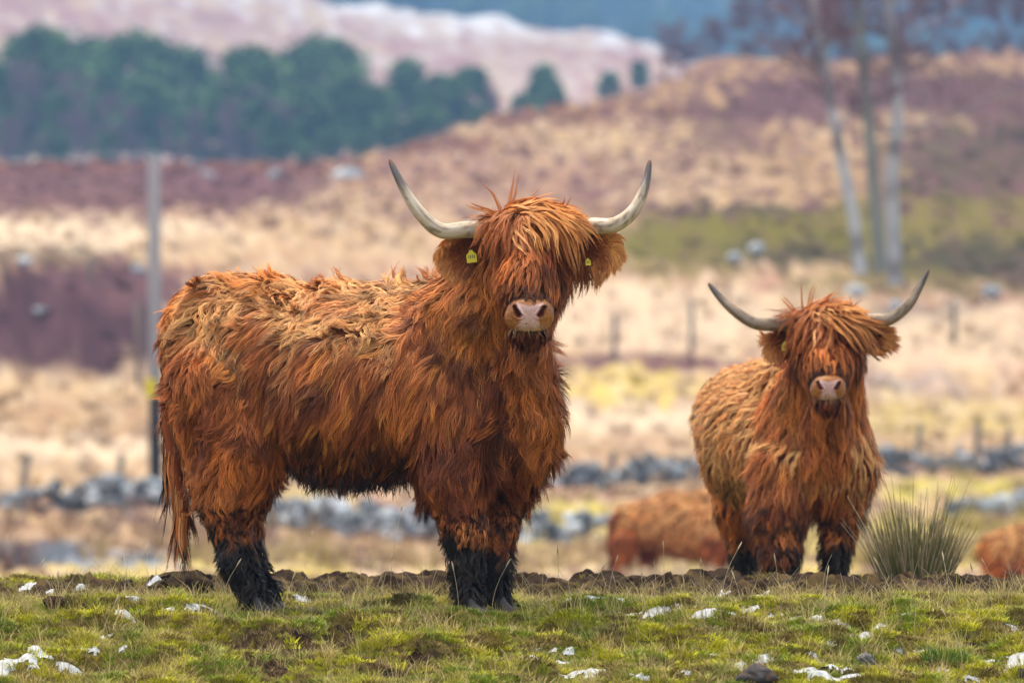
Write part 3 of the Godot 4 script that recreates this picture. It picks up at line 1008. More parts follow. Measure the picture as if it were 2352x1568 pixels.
func ground_near(x: float, z: float) -> float:
	var h := table(NZ, NH, z)
	var calm := 1.0
	for q in hooves: calm = minf(calm, smooth(0.08, 0.35, Vector2(x - q.x, z - q.y).length()))
	var m := mud_mask(x, z)
	var g := (na.get_noise_2d(x * 1.7, z * 1.7 + 3.0) * 0.05 + nb.get_noise_2d(x * 5.0, z * 5.0) * 0.02 + nc.get_noise_2d(x * 15.0, z * 15.0) * 0.006) * calm * lerpf(0.45, 1.0, smooth(-1.2, -0.2, z))
	if m > 0.01:
		var lump := 0.03 * nb.get_noise_2d(x * 2.3 + 40.0, z * 2.6) + 0.018 * nc.get_noise_2d(x * 5.1, z * 4.3) + 0.022 * na.get_noise_2d(x * 9.3 + 5.0, z * 8.1) * (0.5 + nb.get_noise_2d(x * 1.7 + 3.0, z * 1.9)) + 0.005 * nb.get_noise_2d(x * 21.0, z * 19.0)
		g = lerpf(g, g * 0.5 + lump, m)
	for q in soil:
		var dd: float = Vector2((x - q[0]) / q[2], (z - q[1]) / (q[2] * 1.2)).length()
		if dd < 1.4: h -= 0.03 * smooth(1.3, 0.3, dd + 0.4 * nc.get_noise_2d(x * 14.0, z * 14.0))
	return h + g

func hit(px: float, py: float) -> Vector3:
	var dd := 27.5
	var p := at(px, py, dd)
	while dd < 40.0:
		p = at(px, py, dd)
		if p.y < ground_near(p.x, p.z): return p
		dd += 0.02
	return p

func soil_mask(x: float, z: float) -> float:
	var m := 0.0
	var n := 0.45 * nc.get_noise_2d(x * 14.0, z * 14.0) + 0.3 * nb.get_noise_2d(x * 30.0, z * 30.0)
	for q in soil: m = maxf(m, smooth(1.05, 0.75, Vector2((x - q[0]) / q[2], (z - q[1]) / (q[2] * 1.2)).length() + n))
	return m

func snow_mask(x: float, z: float) -> float:
	var m := -1.0
	for q in snow:
		if absf(x - q[0]) > q[2] * 2.0 or absf(z - q[1]) > q[3] * 2.0: continue
		m = maxf(m, snow_depth(q, x, z))
	return m

func near_ground() -> void:
	var x0 := -2.7
	var x1 := 2.7
	var z0 := -9.4
	var z1 := 4.6
	var xs := []
	var x := -9.0
	while x <= 9.0:
		xs.append(x)
		x += 0.017 if x > x0 and x < x1 else 0.16
	var zs := []
	var z := z1
	while z >= z0:
		zs.append(z)
		z -= 0.03 if z > -1.1 else 0.019 if z > -3.8 else 0.05 if z > -5.0 else 0.15
	var v := PackedVector3Array()
	var c := PackedColorArray()
	var ix := PackedInt32Array()
	var nxs := xs.size()
	for zz in zs:
		for xx in xs:
			var h := ground_near(xx, zz)
			v.append(Vector3(xx, h, zz))
			var m := mud_mask(xx, zz)
			var g := mixc(Color(0.12, 0.12, 0.02), Color(0.15, 0.115, 0.04), 0.5 + na.get_noise_2d(xx * 6.0, zz * 6.0))
			var e := mixc(Color(0.05, 0.034, 0.024), Color(0.02, 0.0145, 0.011), 0.5 + 1.2 * nb.get_noise_2d(xx * 12.0, zz * 12.0))
			e = mixc(e, Color(0.09, 0.062, 0.03), smooth(0.3, 0.6, nc.get_noise_2d(xx * 7.0 + 9.0, zz * 7.0)))
			c.append(mixc(g, e, maxf(m, soil_mask(xx, zz))))
	for r in zs.size() - 1:
		for k in nxs - 1:
			var a := r * nxs + k
			ix.append_array([a, a + nxs, a + 1, a + 1, a + nxs, a + nxs + 1])
	var n := PackedVector3Array()
	n.resize(v.size())
	for r in zs.size():
		for k in nxs:
			var a := r * nxs + k
			var dx := v[a + (1 if k < nxs - 1 else 0)] - v[a - (1 if k > 0 else 0)]
			var dz := v[a - (nxs if r > 0 else 0)] - v[a + (nxs if r < zs.size() - 1 else 0)]
			n[a] = dz.cross(dx).normalized()
	for k in ix.size() / 3:
		var t := ix[k * 3 + 1]
		ix[k * 3 + 1] = ix[k * 3 + 2]
		ix[k * 3 + 2] = t
	for k in ix.size() / 3:
		var t := ix[k * 3 + 1]
		ix[k * 3 + 1] = ix[k * 3 + 2]
		ix[k * 3 + 2] = t
	var o := part("pasture_ground", amesh(v, n, c, ix), M.earth, self)
	tag(o, "", "", "", "structure")

func tuft(blades: int, h: float, spread: float, lean: float, w: float) -> ArrayMesh:
	var b := Buf.new()
	for k in blades:
		var a := rng.randf() * TAU
		var r := sqrt(rng.randf()) * spread
		var p := Vector3(cos(a) * r, -0.006, sin(a) * r)
		var a2 := a + rng.randf_range(-1.2, 1.2)
		var hh := h * rng.randf_range(0.45, 1.0)
		var l := lean * rng.randf_range(0.3, 1.2) * hh
		var d := Vector3(cos(a2), 0, sin(a2))
		var side := Vector3(-d.z, 0, d.x).rotated(Vector3.UP, rng.randf_range(-0.8, 0.8))
		var k0 := rng.randf_range(0.65, 1.25)
		b.blade([p, p + d * l * 0.35 + Vector3(0, hh * 0.6, 0), p + d * l + Vector3(0, hh, 0)], [w, w * 0.8, w * 0.15], side, Color(k0, k0, k0), Color(k0 * 1.1, k0 * 1.1, k0 * 1.05))
	return bmesh(b)

func multi(called: String, mesh: Mesh, m: Material, xf: Array, cols: Array, parent: Node = self) -> MultiMeshInstance3D:
	var mm := MultiMesh.new()
	mm.transform_format = MultiMesh.TRANSFORM_3D
	mm.use_colors = true
	mm.mesh = mesh
	mm.instance_count = xf.size()
	for k in xf.size():
		mm.set_instance_transform(k, xf[k])
		mm.set_instance_color(k, cols[k])
	var o := MultiMeshInstance3D.new()
	o.name = numbered(called) if parent == self else called
	o.multimesh = mm
	o.material_override = m
	parent.add_child(o, true)
	return o

func turf() -> void:
	var kinds := [tuft(28, 0.027, 0.028, 1.1, 0.0016), tuft(34, 0.018, 0.03, 1.2, 0.0019), tuft(18, 0.045, 0.025, 1.0, 0.0014), tuft(9, 0.1, 0.02, 0.8, 0.0011)]
	var xf := [[], [], [], []]
	var co := [[], [], [], []]
	var moss := Color(0.54, 0.53, 0.028)
	var green := Color(0.24, 0.33, 0.035)
	var straw := Color(0.5, 0.38, 0.19)
	var brown := Color(0.2, 0.13, 0.06)
	for k in 92000:
		var x := rng.randf_range(-2.75, 2.75)
		if k % 9 == 0: x = (2.75 + 1.6 * rng.randf()) * (1.0 if rng.randf() < 0.5 else -1.0)
		var z := 3.4 - 5.4 * pow(rng.randf(), 0.85)
		if k > 78000: z = rng.randf_range(-4.6, -1.5)
		var mm := mud_mask(x, z)
		var sm := soil_mask(x, z)
		if rng.randf() < mm * 0.93 + smooth(0.0, 0.5, mm) * 0.03 or rng.randf() < sm * 0.8 or snow_mask(x, z) > 0.0 + 0.35 * rng.randf(): continue
		var n1 := na.get_noise_2d(x * 2.6, z * 2.2)
		var n2 := nb.get_noise_2d(x * 5.0 + 20.0, z * 5.0)
		var n3 := nc.get_noise_2d(x * 12.0, z * 12.0)
		var c := mixc(moss, green, 0.42 + 0.9 * n1 + 0.5 * n3)
		c = mixc(c, brown, maxf(maxf(sm, mm * 0.8), smooth(0.12, 0.55, n2 + 0.4 * n3) * 0.8))
		var kind := 0 if rng.randf() < 0.42 else 1
		var dry := smooth(0.0, 0.5, -n2 + 0.5 * n3 + 0.12)
		if rng.randf() < 0.05 + 0.17 * dry:
			c = mixc(straw, c, rng.randf() * 0.5)
			kind = 2 if rng.randf() < 0.75 else 3
		var v := rng.randf_range(0.7, 1.25)
		var s := rng.randf_range(0.7, 1.25)
		for q in hooves: s *= lerpf(0.55, 1.0, smooth(0.07, 0.22, Vector2(x - q.x - 0.02, (z - q.y - 0.1) * 0.7).length()))
		var b := Basis(Vector3.UP, rng.randf() * TAU).scaled(Vector3(s, s * rng.randf_range(0.6, 1.2), s))
		xf[kind].append(Transform3D(b, Vector3(x, ground_near(x, z), z)))
		co[kind].append(Color(c.r * v, c.g * v, c.b * v))
	var names := ["short_grass", "moss_cover", "dry_grass", "long_dry_grass"]
	for k in 4:
		var o := multi(names[k], kinds[k], M.blade, xf[k], co[k])
		tag(o, ["short green turf covering the near pasture", "yellow-green moss spread through the near turf", "straw-coloured dead grass mixed into the near turf", "longer wispy dead grass in the near turf"][k], "grass", "", "stuff")
	# thin stalks with seed heads
	var b := Buf.new()
	var spots := []
	for q in [[700, 1215, 90], [830, 1330, 60], [890, 1160, 200], [872, 1290, 130], [490, 1190, 190], [575, 1210, 170], [505, 1300, 110], [1050, 1310, 110], [1205, 1160, 210], [1290, 1270, 120], [1395, 1290, 110], [1528, 1260, 180], [1605, 1300, 130], [1700, 1330, 100], [1800, 1290, 130], [2060, 1300, 150], [2180, 1290, 150], [2250, 1310, 110], [2300, 1300, 120], [1900, 1320, 110], [60, 1300, 110], [130, 1330, 80], [330, 1270, 140], [300, 1290, 110], [230, 1390, 120], [760, 1450, 120], [1480, 1330, 120], [1660, 1260, 120], [640, 1330, 110], [1340, 1310, 110], [2215, 1420, 120], [1130, 1300, 110]]:
		spots.append(hit(q[0] + rng.randf_range(-8, 8), q[1] + q[2]))
		stalk(b, spots[-1], q[2] / 608.0, rng.randf_range(-0.35, 0.35), true)
	for k in 330:
		var x := rng.randf_range(-2.4, 2.4)
		var z := rng.randf_range(-2.0, 1.6)
		if rng.randf() < 0.5: z = rng.randf_range(-1.8, -1.0)
		stalk(b, Vector3(x, ground_near(x, z), z), rng.randf_range(0.05, 0.16), rng.randf_range(-0.9, 0.9), false)
	var st := part("dead_stalks", bmesh(b), M.blade, self)
	tag(st, "thin pale dead grass stalks with seed heads standing out of the turf", "grass", "", "stuff")

func stalk(b: Buf, p: Vector3, h: float, lean: float, head: bool) -> void:
	var d := Vector3(lean, 0, rng.randf_range(-0.3, 0.3))
	var pts := []
	var w := []
	for k in 5:
		var f := k / 4.0
		pts.append(p + Vector3(0, h * f, 0) + d * h * f * f)
		w.append(0.001 - 0.0004 * f)
	var c := mixc(Color(0.5, 0.4, 0.24), Color(0.34, 0.24, 0.13), rng.randf())
	b.blade(pts, w, Vector3.RIGHT, c, mixc(c, Color(0.6, 0.52, 0.36), 0.6))
	if head:
		var t: Vector3 = (pts[4] - pts[3]).normalized()
		var e: Vector3 = pts[4]
		b.tube([e - t * 0.006, e + t * 0.008, e + t * 0.02, e + t * 0.032], [0.0012, 0.003, 0.0026, 0.0008], [c, c, Color(0.62, 0.52, 0.36), Color(0.62, 0.52, 0.36)], 6)

func snow_depth(q: Array, x: float, z: float) -> float:
	return 1.0 - Vector2((x - q[0]) / q[2], (z - q[1]) / q[3]).length() + 0.55 * nc.get_noise_2d(x * 11.0, z * 10.0) + 0.3 * nb.get_noise_2d(x * 33.0, z * 20.0)

func snow_sheet() -> void:
	# thin remnants of old snow lying in the hollows of the turf
	var b := Buf.new()
	var st := 0.01
	for q in snow:
		var nx := int(q[2] * 1.6 / st) + 1
		var nz := int(q[3] * 1.6 / (st * 1.5)) + 1
		var ids := {}
		for i in range(-nx, nx + 1):
			for j in range(-nz, nz + 1):
				var x: float = q[0] + i * st
				var z: float = q[1] + j * st * 1.5
				var t := snow_depth(q, x, z)
				if t < -0.05: continue
				ids[Vector2i(i, j)] = b.v.size()
				var e := 0.008
				var y := func(xx: float, zz: float) -> float: return ground_near(xx, zz) - 0.003 + 0.007 * sqrt(clampf(snow_depth(q, xx, zz) * 1.5, 0.0, 1.0)) + 0.002 * na.get_noise_2d(xx * 50.0, zz * 50.0)
				b.v.append(Vector3(x, y.call(x, z), z))
				b.n.append(Vector3(y.call(x - e, z) - y.call(x + e, z), 2.0 * e, y.call(x, z - e) - y.call(x, z + e)).normalized())
				var k := 0.46 + 0.14 * nb.get_noise_2d(x * 30.0, z * 30.0)
				b.c.append(Color(k * 0.92, k * 0.98, k * 1.03))
		for key in ids:
			var k1: Vector2i = key + Vector2i(1, 0)
			var k2: Vector2i = key + Vector2i(0, 1)
			var k3: Vector2i = key + Vector2i(1, 1)
			if ids.has(k1) and ids.has(k2) and ids.has(k3): b.i.append_array([ids[key], ids[k1], ids[k2], ids[k1], ids[k3], ids[k2]])
	var o := part("snow_remnants", bmesh(b), M.snow, self)
	tag(o, "thin white remnants of snow scattered over the near turf", "snow", "", "stuff")

func rock_mesh(seed: int, rough := 0.3, c0 := Color(0.2, 0.19, 0.18), c1 := Color(0.1, 0.095, 0.09), c2 := Color(0.3, 0.3, 0.28), rings := 10) -> ArrayMesh:
	var f := FastNoiseLite.new()
	f.seed = seed
	f.frequency = 1.0
	var b := Buf.new()
	var seg := rings * 2
	for k in rings + 1:
		for s in seg:
			var a := PI * k / rings
			var t := TAU * s / seg
			var d := Vector3(sin(a) * cos(t), cos(a), sin(a) * sin(t))
			var r := 1.0 + rough * f.get_noise_3dv(d * 1.1) + rough * 0.5 * f.get_noise_3dv(d * 2.6 + Vector3(9, 0, 0)) + rough * 0.15 * f.get_noise_3dv(d * 7.0)
			# flatten some faces
			for q in 4:
				var pl := Vector3(sin(seed * 1.3 + q * 2.1), cos(seed * 0.7 + q * 1.7), sin(seed * 2.9 + q)).normalized()
				var e := d.dot(pl) * r
				if e > 0.72: r *= lerpf(1.0, 0.72 / e, 0.8)
			b.v.append(d * r)
			b.n.append(d)
			var m := f.get_noise_3dv(d * 3.0 + Vector3(3, 3, 3))
			b.c.append(mixc(mixc(c0, c1, 0.5 + m), c2, smooth(0.15, 0.35, f.get_noise_3dv(d * 4.5 + Vector3(30, 0, 0)))))
	for k in rings:
		for s in seg:
			var a := k * seg + s
			var d := k * seg + (s + 1) % seg
			b.i.append_array([a, a + seg, d, d, a + seg, d + seg])
	var nn := PackedVector3Array()
	nn.resize(b.v.size())
	for t in range(0, b.i.size(), 3):
		var w := (b.v[b.i[t + 1]] - b.v[b.i[t]]).cross(b.v[b.i[t + 2]] - b.v[b.i[t]])
		for e in 3: nn[b.i[t + e]] += w
	for k in nn.size():
		if nn[k].length() > 1e-12:
			b.n[k] = nn[k].normalized()
			if b.n[k].dot(b.v[k]) < 0.0: b.n[k] = -b.n[k]
	if rings > 0:
		var flip := b.v.size() > 0
		for t in range(0, b.i.size(), 3):
			var w := (b.v[b.i[t + 2]] - b.v[b.i[t]]).cross(b.v[b.i[t + 1]] - b.v[b.i[t]])
			if w.dot(b.v[b.i[t]]) < 0.0:
				var z := b.i[t + 1]
				b.i[t + 1] = b.i[t + 2]
				b.i[t + 2] = z
	return bmesh(b)

func near_details() -> void:
	# stones in the turf
	var p := hit(1740, 1566)
	var o := part("stone", rock_mesh(5, 0.3, Color(0.07, 0.065, 0.065), Color(0.035, 0.033, 0.035), Color(0.2, 0.08, 0.035), 20), M.stone, self)
	o.transform = Transform3D(Basis(Vector3.UP, 0.4).scaled(Vector3(0.085, 0.05, 0.07)), p + Vector3(0, 0.012, 0))
	tag(o, "dark rust-stained stone half sunk in the turf at the bottom edge", "stone", "stones in the near turf")
	p = hit(1990, 1532)
	o = part("stone", rock_mesh(11, 0.35, Color(0.13, 0.13, 0.13), Color(0.06, 0.06, 0.06), Color(0.2, 0.2, 0.19), 20), M.stone, self)
	o.transform = Transform3D(Basis(Vector3.UP, 1.0).scaled(Vector3(0.038, 0.034, 0.04)), p + Vector3(0, 0.018, 0))
	tag(o, "small grey stone in the turf beside pale dry grass", "stone", "stones in the near turf")
	p = hit(2350, 1555)
	o = part("stone", rock_mesh(17, 0.35, Color(0.03, 0.028, 0.027), Color(0.02, 0.02, 0.02), Color(0.05, 0.05, 0.05), 14), M.stone, self)
	o.transform = Transform3D(Basis(Vector3.UP, 2.0).scaled(Vector3(0.022, 0.022, 0.022)), p + Vector3(0, 0.01, 0))
	tag(o, "tiny black stone at the bottom right corner of the turf", "stone", "stones in the near turf")
	p = hit(132, 1392)
	o = part("dung_pat", rock_mesh(23, 0.5, Color(0.05, 0.032, 0.02), Color(0.022, 0.015, 0.012), Color(0.08, 0.05, 0.03), 20), M.earth, self)
	o.transform = Transform3D(Basis(Vector3.UP, 0.2).scaled(Vector3(0.055, 0.032, 0.06)), p + Vector3(0, 0.008, 0))
	tag(o, "dark brown lump of dung on the turf near the left edge", "dung")
	# clods along the trampled strip
	var shapes := []
	for k in 6: shapes.append(rock_mesh(40 + k * 3, 0.75, Color(0.055, 0.038, 0.027), Color(0.022, 0.016, 0.013), Color(0.09, 0.07, 0.035), 14))
	var spots := []
	while spots.size() < 23:
		var x := rng.randf_range(-2.3, 2.35)
		var z := rng.randf_range(-3.0, -1.55)
		if mud_mask(x, z) > 0.6: spots.append([x, z, rng.randf_range(0.02, 0.05)])
	spots.append([-1.29, -2.1, 0.085])
	spots.sort_custom(func(a, b): return a[0] < b[0])
	for k in 24:
		var x: float = spots[k][0]
		var z: float = spots[k][1]
		var s: float = spots[k][2]
		var cl := part("mud_clod", shapes[k % 6], M.earth, self)
		cl.transform = Transform3D(Basis.from_euler(Vector3(rng.randf_range(-0.3, 0.3), rng.randf() * TAU, rng.randf_range(-0.3, 0.3))).scaled_local(Vector3(s * rng.randf_range(1.0, 1.8), s * rng.randf_range(0.4, 0.7), s * 1.2)), Vector3(x, ground_near(x, z) + s * 0.25, z))
		if s > 0.07: tag(cl, "largest dark clod of mud, left of the near cow's tail", "mud clod", "clods of trampled mud")
		else: tag(cl, "dark clod of mud, %s from the left along the trampled strip" % ordinal(k), "mud clod", "clods of trampled mud")
	# rushes
	var rp := at(2102, 1330, 35.6)
	rp.y = ground_near(rp.x, rp.z)
	var r := thing("rush_tuft", "clump of green rushes with pale tips at the right beyond the mud", "rushes", rp)
	for kind in 2:
		var b := Buf.new()
		for k in (480 if kind == 0 else 260):
			var a := rng.randf() * TAU
			var q := Vector3(cos(a), 0, sin(a) * 0.7)
			var rr := sqrt(rng.randf())
			var p0 := q * rr * 0.13 - Vector3(0, 0.02, 0)
			var h := rng.randf_range(0.24, 0.46) * (1.1 - 0.35 * rr)
			if rng.randf() < 0.08: h *= 1.3
			if kind == 1: h *= rng.randf_range(0.75, 1.05)
			var lean := q * rr * rng.randf_range(0.2, 0.48) + Vector3(rng.randf_range(-0.12, 0.12), 0, rng.randf_range(-0.12, 0.12))
			if kind == 1: lean *= 1.35
			var pts := []
			var wd := []
			for m in 5:
				var f := m / 4.0
				pts.append(p0 + Vector3(0, h * f, 0) + lean * h * (0.6 * f + 0.4 * f * f))
				wd.append(0.0027 * (1.0 - 0.75 * f))
			var g0 := mixc(Color(0.03, 0.055, 0.012), Color(0.07, 0.1, 0.02), rng.randf())
			var g1 := mixc(Color(0.1, 0.12, 0.03), Color(0.34, 0.23, 0.12), pow(rng.randf(), 1.5))
			if kind == 1:
				g0 = mixc(Color(0.2, 0.15, 0.07), Color(0.3, 0.22, 0.11), rng.randf())
				g1 = mixc(Color(0.4, 0.3, 0.18), Color(0.6, 0.5, 0.36), rng.randf())
			b.blade(pts, wd, Vector3(1, 0, rng.randf_range(-0.5, 0.5)).normalized(), g0, g1)
		part("green_rushes" if kind == 0 else "dry_rushes", bmesh(b), M.blade, r)
	# bright green tuft near the bottom right
	var gp := hit(2172, 1512)
	var gt := part("grass_tuft", tuft(160, 0.055, 0.09, 0.6, 0.0018), M.blade_green, self)
	gt.position = gp
	tag(gt, "bright green tuft of fresh grass near the bottom right", "grass tuft")

# ------------------------------------------------------------------ far ground

const PX := [-600.0, 0.0, 700.0, 1300.0, 1700.0, 2352.0, 3000.0]
const PD := [
	[40, 60, 85, 100, 130, 180, 200, 215, 240, 250, 262, 275, 300, 420, 440, 520],
	[40, 60, 85, 100, 130, 180, 200, 215, 240, 250, 262, 275, 300, 420, 440, 520],
	[40, 60, 85, 100, 150, 165, 190, 240, 262, 280, 300, 400, 440, 520],
	[40, 60, 85, 100, 150, 200, 230, 245, 262, 280, 330, 400, 450, 520],
	[40, 60, 85, 100, 160, 200, 240, 262, 275, 300, 400, 460, 520],
	[40, 60, 85, 100, 160, 200, 240, 262, 290, 330, 420, 480, 540],
	[40, 60, 85, 100, 160, 200, 240, 262, 290, 330, 420, 480, 540]]
const PY := [
	[1512, 1445, 1398, 1316, 1272, 1190, 1110, 1010, 870, 600, 560, 500, 480, 390, 378, 480],
	[1512, 1445, 1398, 1316, 1272, 1190, 1110, 1010, 870, 600, 560, 500, 480, 390, 378, 480],
	[1512, 1445, 1398, 1316, 1252, 1215, 1110, 900, 720, 570, 500, 410, 380, 450],
	[1512, 1445, 1398, 1316, 1255, 1115, 930, 850, 800, 640, 500, 330, 245, 400],
	[1512, 1445, 1398, 1316, 1182, 1100, 900, 720, 640, 480, 300, 130, 300],
	[1512, 1445, 1398, 1316, 1190, 1090, 900, 700, 600, 450, 230, 118, 260],
	[1512, 1445, 1398, 1316, 1190, 1090, 900, 700, 600, 450, 230, 110, 260]]

const STRAW := Color(0.43, 0.31, 0.185)
const CREAM := Color(0.56, 0.45, 0.325)
const TAN := Color(0.32, 0.215, 0.115)
const HEATH := Color(0.06, 0.034, 0.042)
const HEATH2 := Color(0.13, 0.068, 0.075)
const REDDISH := Color(0.13, 0.058, 0.045)
const OLIVE := Color(0.135, 0.12, 0.03)
const LUSH := Color(0.42, 0.36, 0.09)
const PINKISH := Color(0.33, 0.2, 0.145)
const DARKG := Color(0.045, 0.04, 0.028)
const GREYB := Color(0.22, 0.25, 0.3)

# what grows where: [middle of the patch, its half widths, colour, share]
var patches := [
	[1176, 1260, 2600, 75, LUSH, 0.65], [150, 1240, 520, 50, PINKISH, 0.7], [80, 1292, 290, 17, GREYB, 1.0], [850, 1225, 200, 60, PINKISH, 0.7], [1100, 1290, 420, 26, STRAW, 0.8], [720, 1165, 90, 30, LUSH, 0.9],
	[1300, 1180, 150, 26, LUSH, 0.9], [2250, 1130, 260, 26, LUSH, 1.0], [2250, 1230, 300, 60, LUSH, 0.6],
	[150, 1075, 500, 40, STRAW, 0.8], [150, 1030, 500, 26, CREAM, 0.9], [150, 945, 500, 55, TAN, 0.6], [120, 890, 500, 22, STRAW, 0.9], [520, 1100, 120, 25, LUSH, 0.4],
	[150, 730, 290, 130, HEATH, 1.0], [330, 660, 180, 55, HEATH2, 0.7], [120, 540, 420, 44, CREAM, 0.95], [430, 570, 120, 35, STRAW, 0.8], [100, 582, 200, 16, DARKG, 0.6],
	[180, 440, 500, 52, HEATH2, 0.95], [560, 430, 180, 50, HEATH2, 0.8], [330, 385, 700, 14, REDDISH, 1.0],
	[900, 560, 350, 120, STRAW, 0.5], [850, 660, 300, 60, PINKISH, 0.6], [1100, 420, 300, 70, PINKISH, 0.5], [1250, 330, 260, 45, STRAW, 0.6],
	[1330, 262, 380, 20, REDDISH, 0.8], [1000, 335, 200, 18, REDDISH, 0.9],
	[1560, 330, 140, 60, STRAW, 0.7], [1780, 230, 140, 50, HEATH, 0.8], [1420, 440, 160, 22, HEATH2, 0.7], [1640, 300, 90, 55, HEATH, 0.6], [1500, 390, 120, 40, HEATH2, 0.7], [1950, 220, 300, 55, HEATH2, 0.6], [2200, 250, 260, 90, HEATH, 0.75], [2050, 320, 200, 60, STRAW, 0.5], [2230, 380, 240, 90, DARKG, 0.8], [2000, 140, 420, 20, TAN, 0.6], [1800, 122, 620, 12, HEATH2, 0.7],
	[1600, 430, 200, 60, STRAW, 0.6], [1900, 400, 150, 60, TAN, 0.6],
	[1750, 485, 280, 16, DARKG, 0.9], [1720, 550, 340, 60, OLIVE, 1.0], [2150, 540, 320, 90, OLIVE, 0.9], [1800, 590, 170, 22, DARKG, 0.8], [2250, 620, 220, 70, DARKG, 0.85], [1550, 600, 160, 35, OLIVE, 0.7], [2050, 655, 260, 30, OLIVE, 0.7],
	[1500, 730, 300, 80, CREAM, 0.75], [2150, 770, 300, 80, CREAM, 0.65], [2200, 690, 240, 25, PINKISH, 0.7], [1500, 835, 240, 16, HEATH2, 0.9], [1430, 885, 150, 42, Color(0.5, 0.39, 0.13), 1.0], [1460, 962, 200, 34, CREAM, 0.95], [2100, 890, 130, 35, GREYB, 0.45], [2200, 920, 260, 30, PINKISH, 0.5], [2200, 960, 280, 50, LUSH, 0.45], [1420, 1050, 200, 50, TAN, 0.5], [2180, 1030, 280, 40, TAN, 0.6]]

func profile(px: float, d: float) -> float:
	var k := 0
	while k < PX.size() - 2 and px > PX[k + 1]: k += 1
	var t := smooth(PX[k], PX[k + 1], px)
	return lerpf(table(PD[k], PY[k], d), table(PD[k + 1], PY[k + 1], d), t)

func moor_y(x: float, d: float) -> float:
	var px := CX + x / d * LENS
	var p := at(px, profile(px, d), d)
	var k := smooth(45.0, 90.0, d)
	return p.y + k * (na.get_noise_2d(x * 0.9, d * 0.35) * 0.16 * d / 200.0 + nb.get_noise_2d(x * 3.0, d * 1.2) * 0.06)

func moor_color(px: float, py: float, x: float, d: float) -> Color:
	var w1 := na.get_noise_2d(x * 0.35, d * 0.1)
	var w2 := nb.get_noise_2d(x * 0.8 + 11.0, d * 0.22)
	var w3 := nc.get_noise_2d(x * 1.9, d * 0.45)
	var c := mixc(STRAW, PINKISH, 0.35 + w1)
	if py < 560.0 and px > 500.0: c = mixc(c, mixc(TAN, HEATH2, 0.5 + 0.9 * w2 + 0.25 * w3), smooth(560.0, 470.0, py) * 0.8)
	var qx := px + w2 * 60.0 + w3 * 35.0
	var qy := py + w2 * 12.0 + w3 * 8.0
	for q in patches:
		var dx: float = absf(qx - q[0]) / q[2]
		if dx > 1.3: continue
		var dy: float = absf(qy - q[1]) / q[3]
		if dy > 1.3: continue
		c = mixc(c, q[4], smooth(1.15, 0.8, sqrt(dx * dx * dx * dx + dy * dy)) * q[5])
	c = mixc(c, CREAM, smooth(0.2, 0.6, w2 + 0.6 * w3) * 0.5 * smooth(0.15, 0.35, c.r))
	c = mixc(c, HEATH2, smooth(0.1, 0.5, -w1 * 0.6 - w3 * 0.5 + 0.7 * w2) * (0.85 if py < 520 or py > 1150 else 0.35))
	return c

func sheet(called: String, ds: Array, pxs: Array, yf: Callable, cf: Callable) -> void:
	var v := PackedVector3Array()
	var c := PackedColorArray()
	var ix := PackedInt32Array()
	var w := pxs.size()
	for d in ds:
		for px in pxs:
			var x: float = (px - CX) / LENS * d
			v.append(Vector3(x, yf.call(x, d), EYE_Z - d))
			c.append(cf.call(px, x, d))
	var n := PackedVector3Array()
	n.resize(v.size())
	for r in ds.size():
		for k in w:
			var a := r * w + k
			var dx := v[a + (1 if k < w - 1 else 0)] - v[a - (1 if k > 0 else 0)]
			var dz := v[a - (w if r > 0 else 0)] - v[a + (w if r < ds.size() - 1 else 0)]
			n[a] = dz.cross(dx).normalized()
	for r in ds.size() - 1:
		for k in w - 1:
			var a := r * w + k
			ix.append_array([a, a + w, a + 1, a + 1, a + w, a + w + 1])
	var o := part(called, amesh(v, n, c, ix), M.earth, self)
	tag(o, "", "", "", "structure")

func far_y(x: float, d: float) -> float:
	var px := CX + x / d * LENS
	var base := table([-1500.0, 0.0, 700.0, 1000.0, 1330.0, 1500.0, 1700.0, 2352.0, 4000.0], [400.0, 388.0, 384.0, 345.0, 275.0, 215.0, 160.0, 150.0, 150.0], px)
	var crest := table([-1500.0, 0.0, 750.0, 1000.0, 1300.0, 1500.0, 1600.0, 1800.0, 2352.0, 4000.0], [-330.0, -140.0, 2.0, 32.0, 66.0, 108.0, 150.0, 190.0, 260.0, 330.0], px)
	var y := base
	if d < 880.0: y = lerpf(table([-1500.0, 700.0, 1300.0, 1700.0, 4000.0], [470.0, 450.0, 400.0, 300.0, 280.0], px), base, smooth(520.0, 880.0, d))
	elif d < 1000.0: y = base
	elif d < 2000.0: y = lerpf(base, crest, pow((d - 1000.0) / 1000.0, 0.8))
	elif d < 2300.0: y = lerpf(crest, minf(crest + 60.0, 260.0), smooth(2000.0, 2300.0, d))
	else: y = lerpf(minf(crest + 60.0, 260.0), -400.0, smooth(2300.0, 4800.0, d))
	return at(px, y, d).y + na.get_noise_2d(x * 0.06, d * 0.03) * 1.5 * smooth(520.0, 1000.0, d) * d / 1500.0

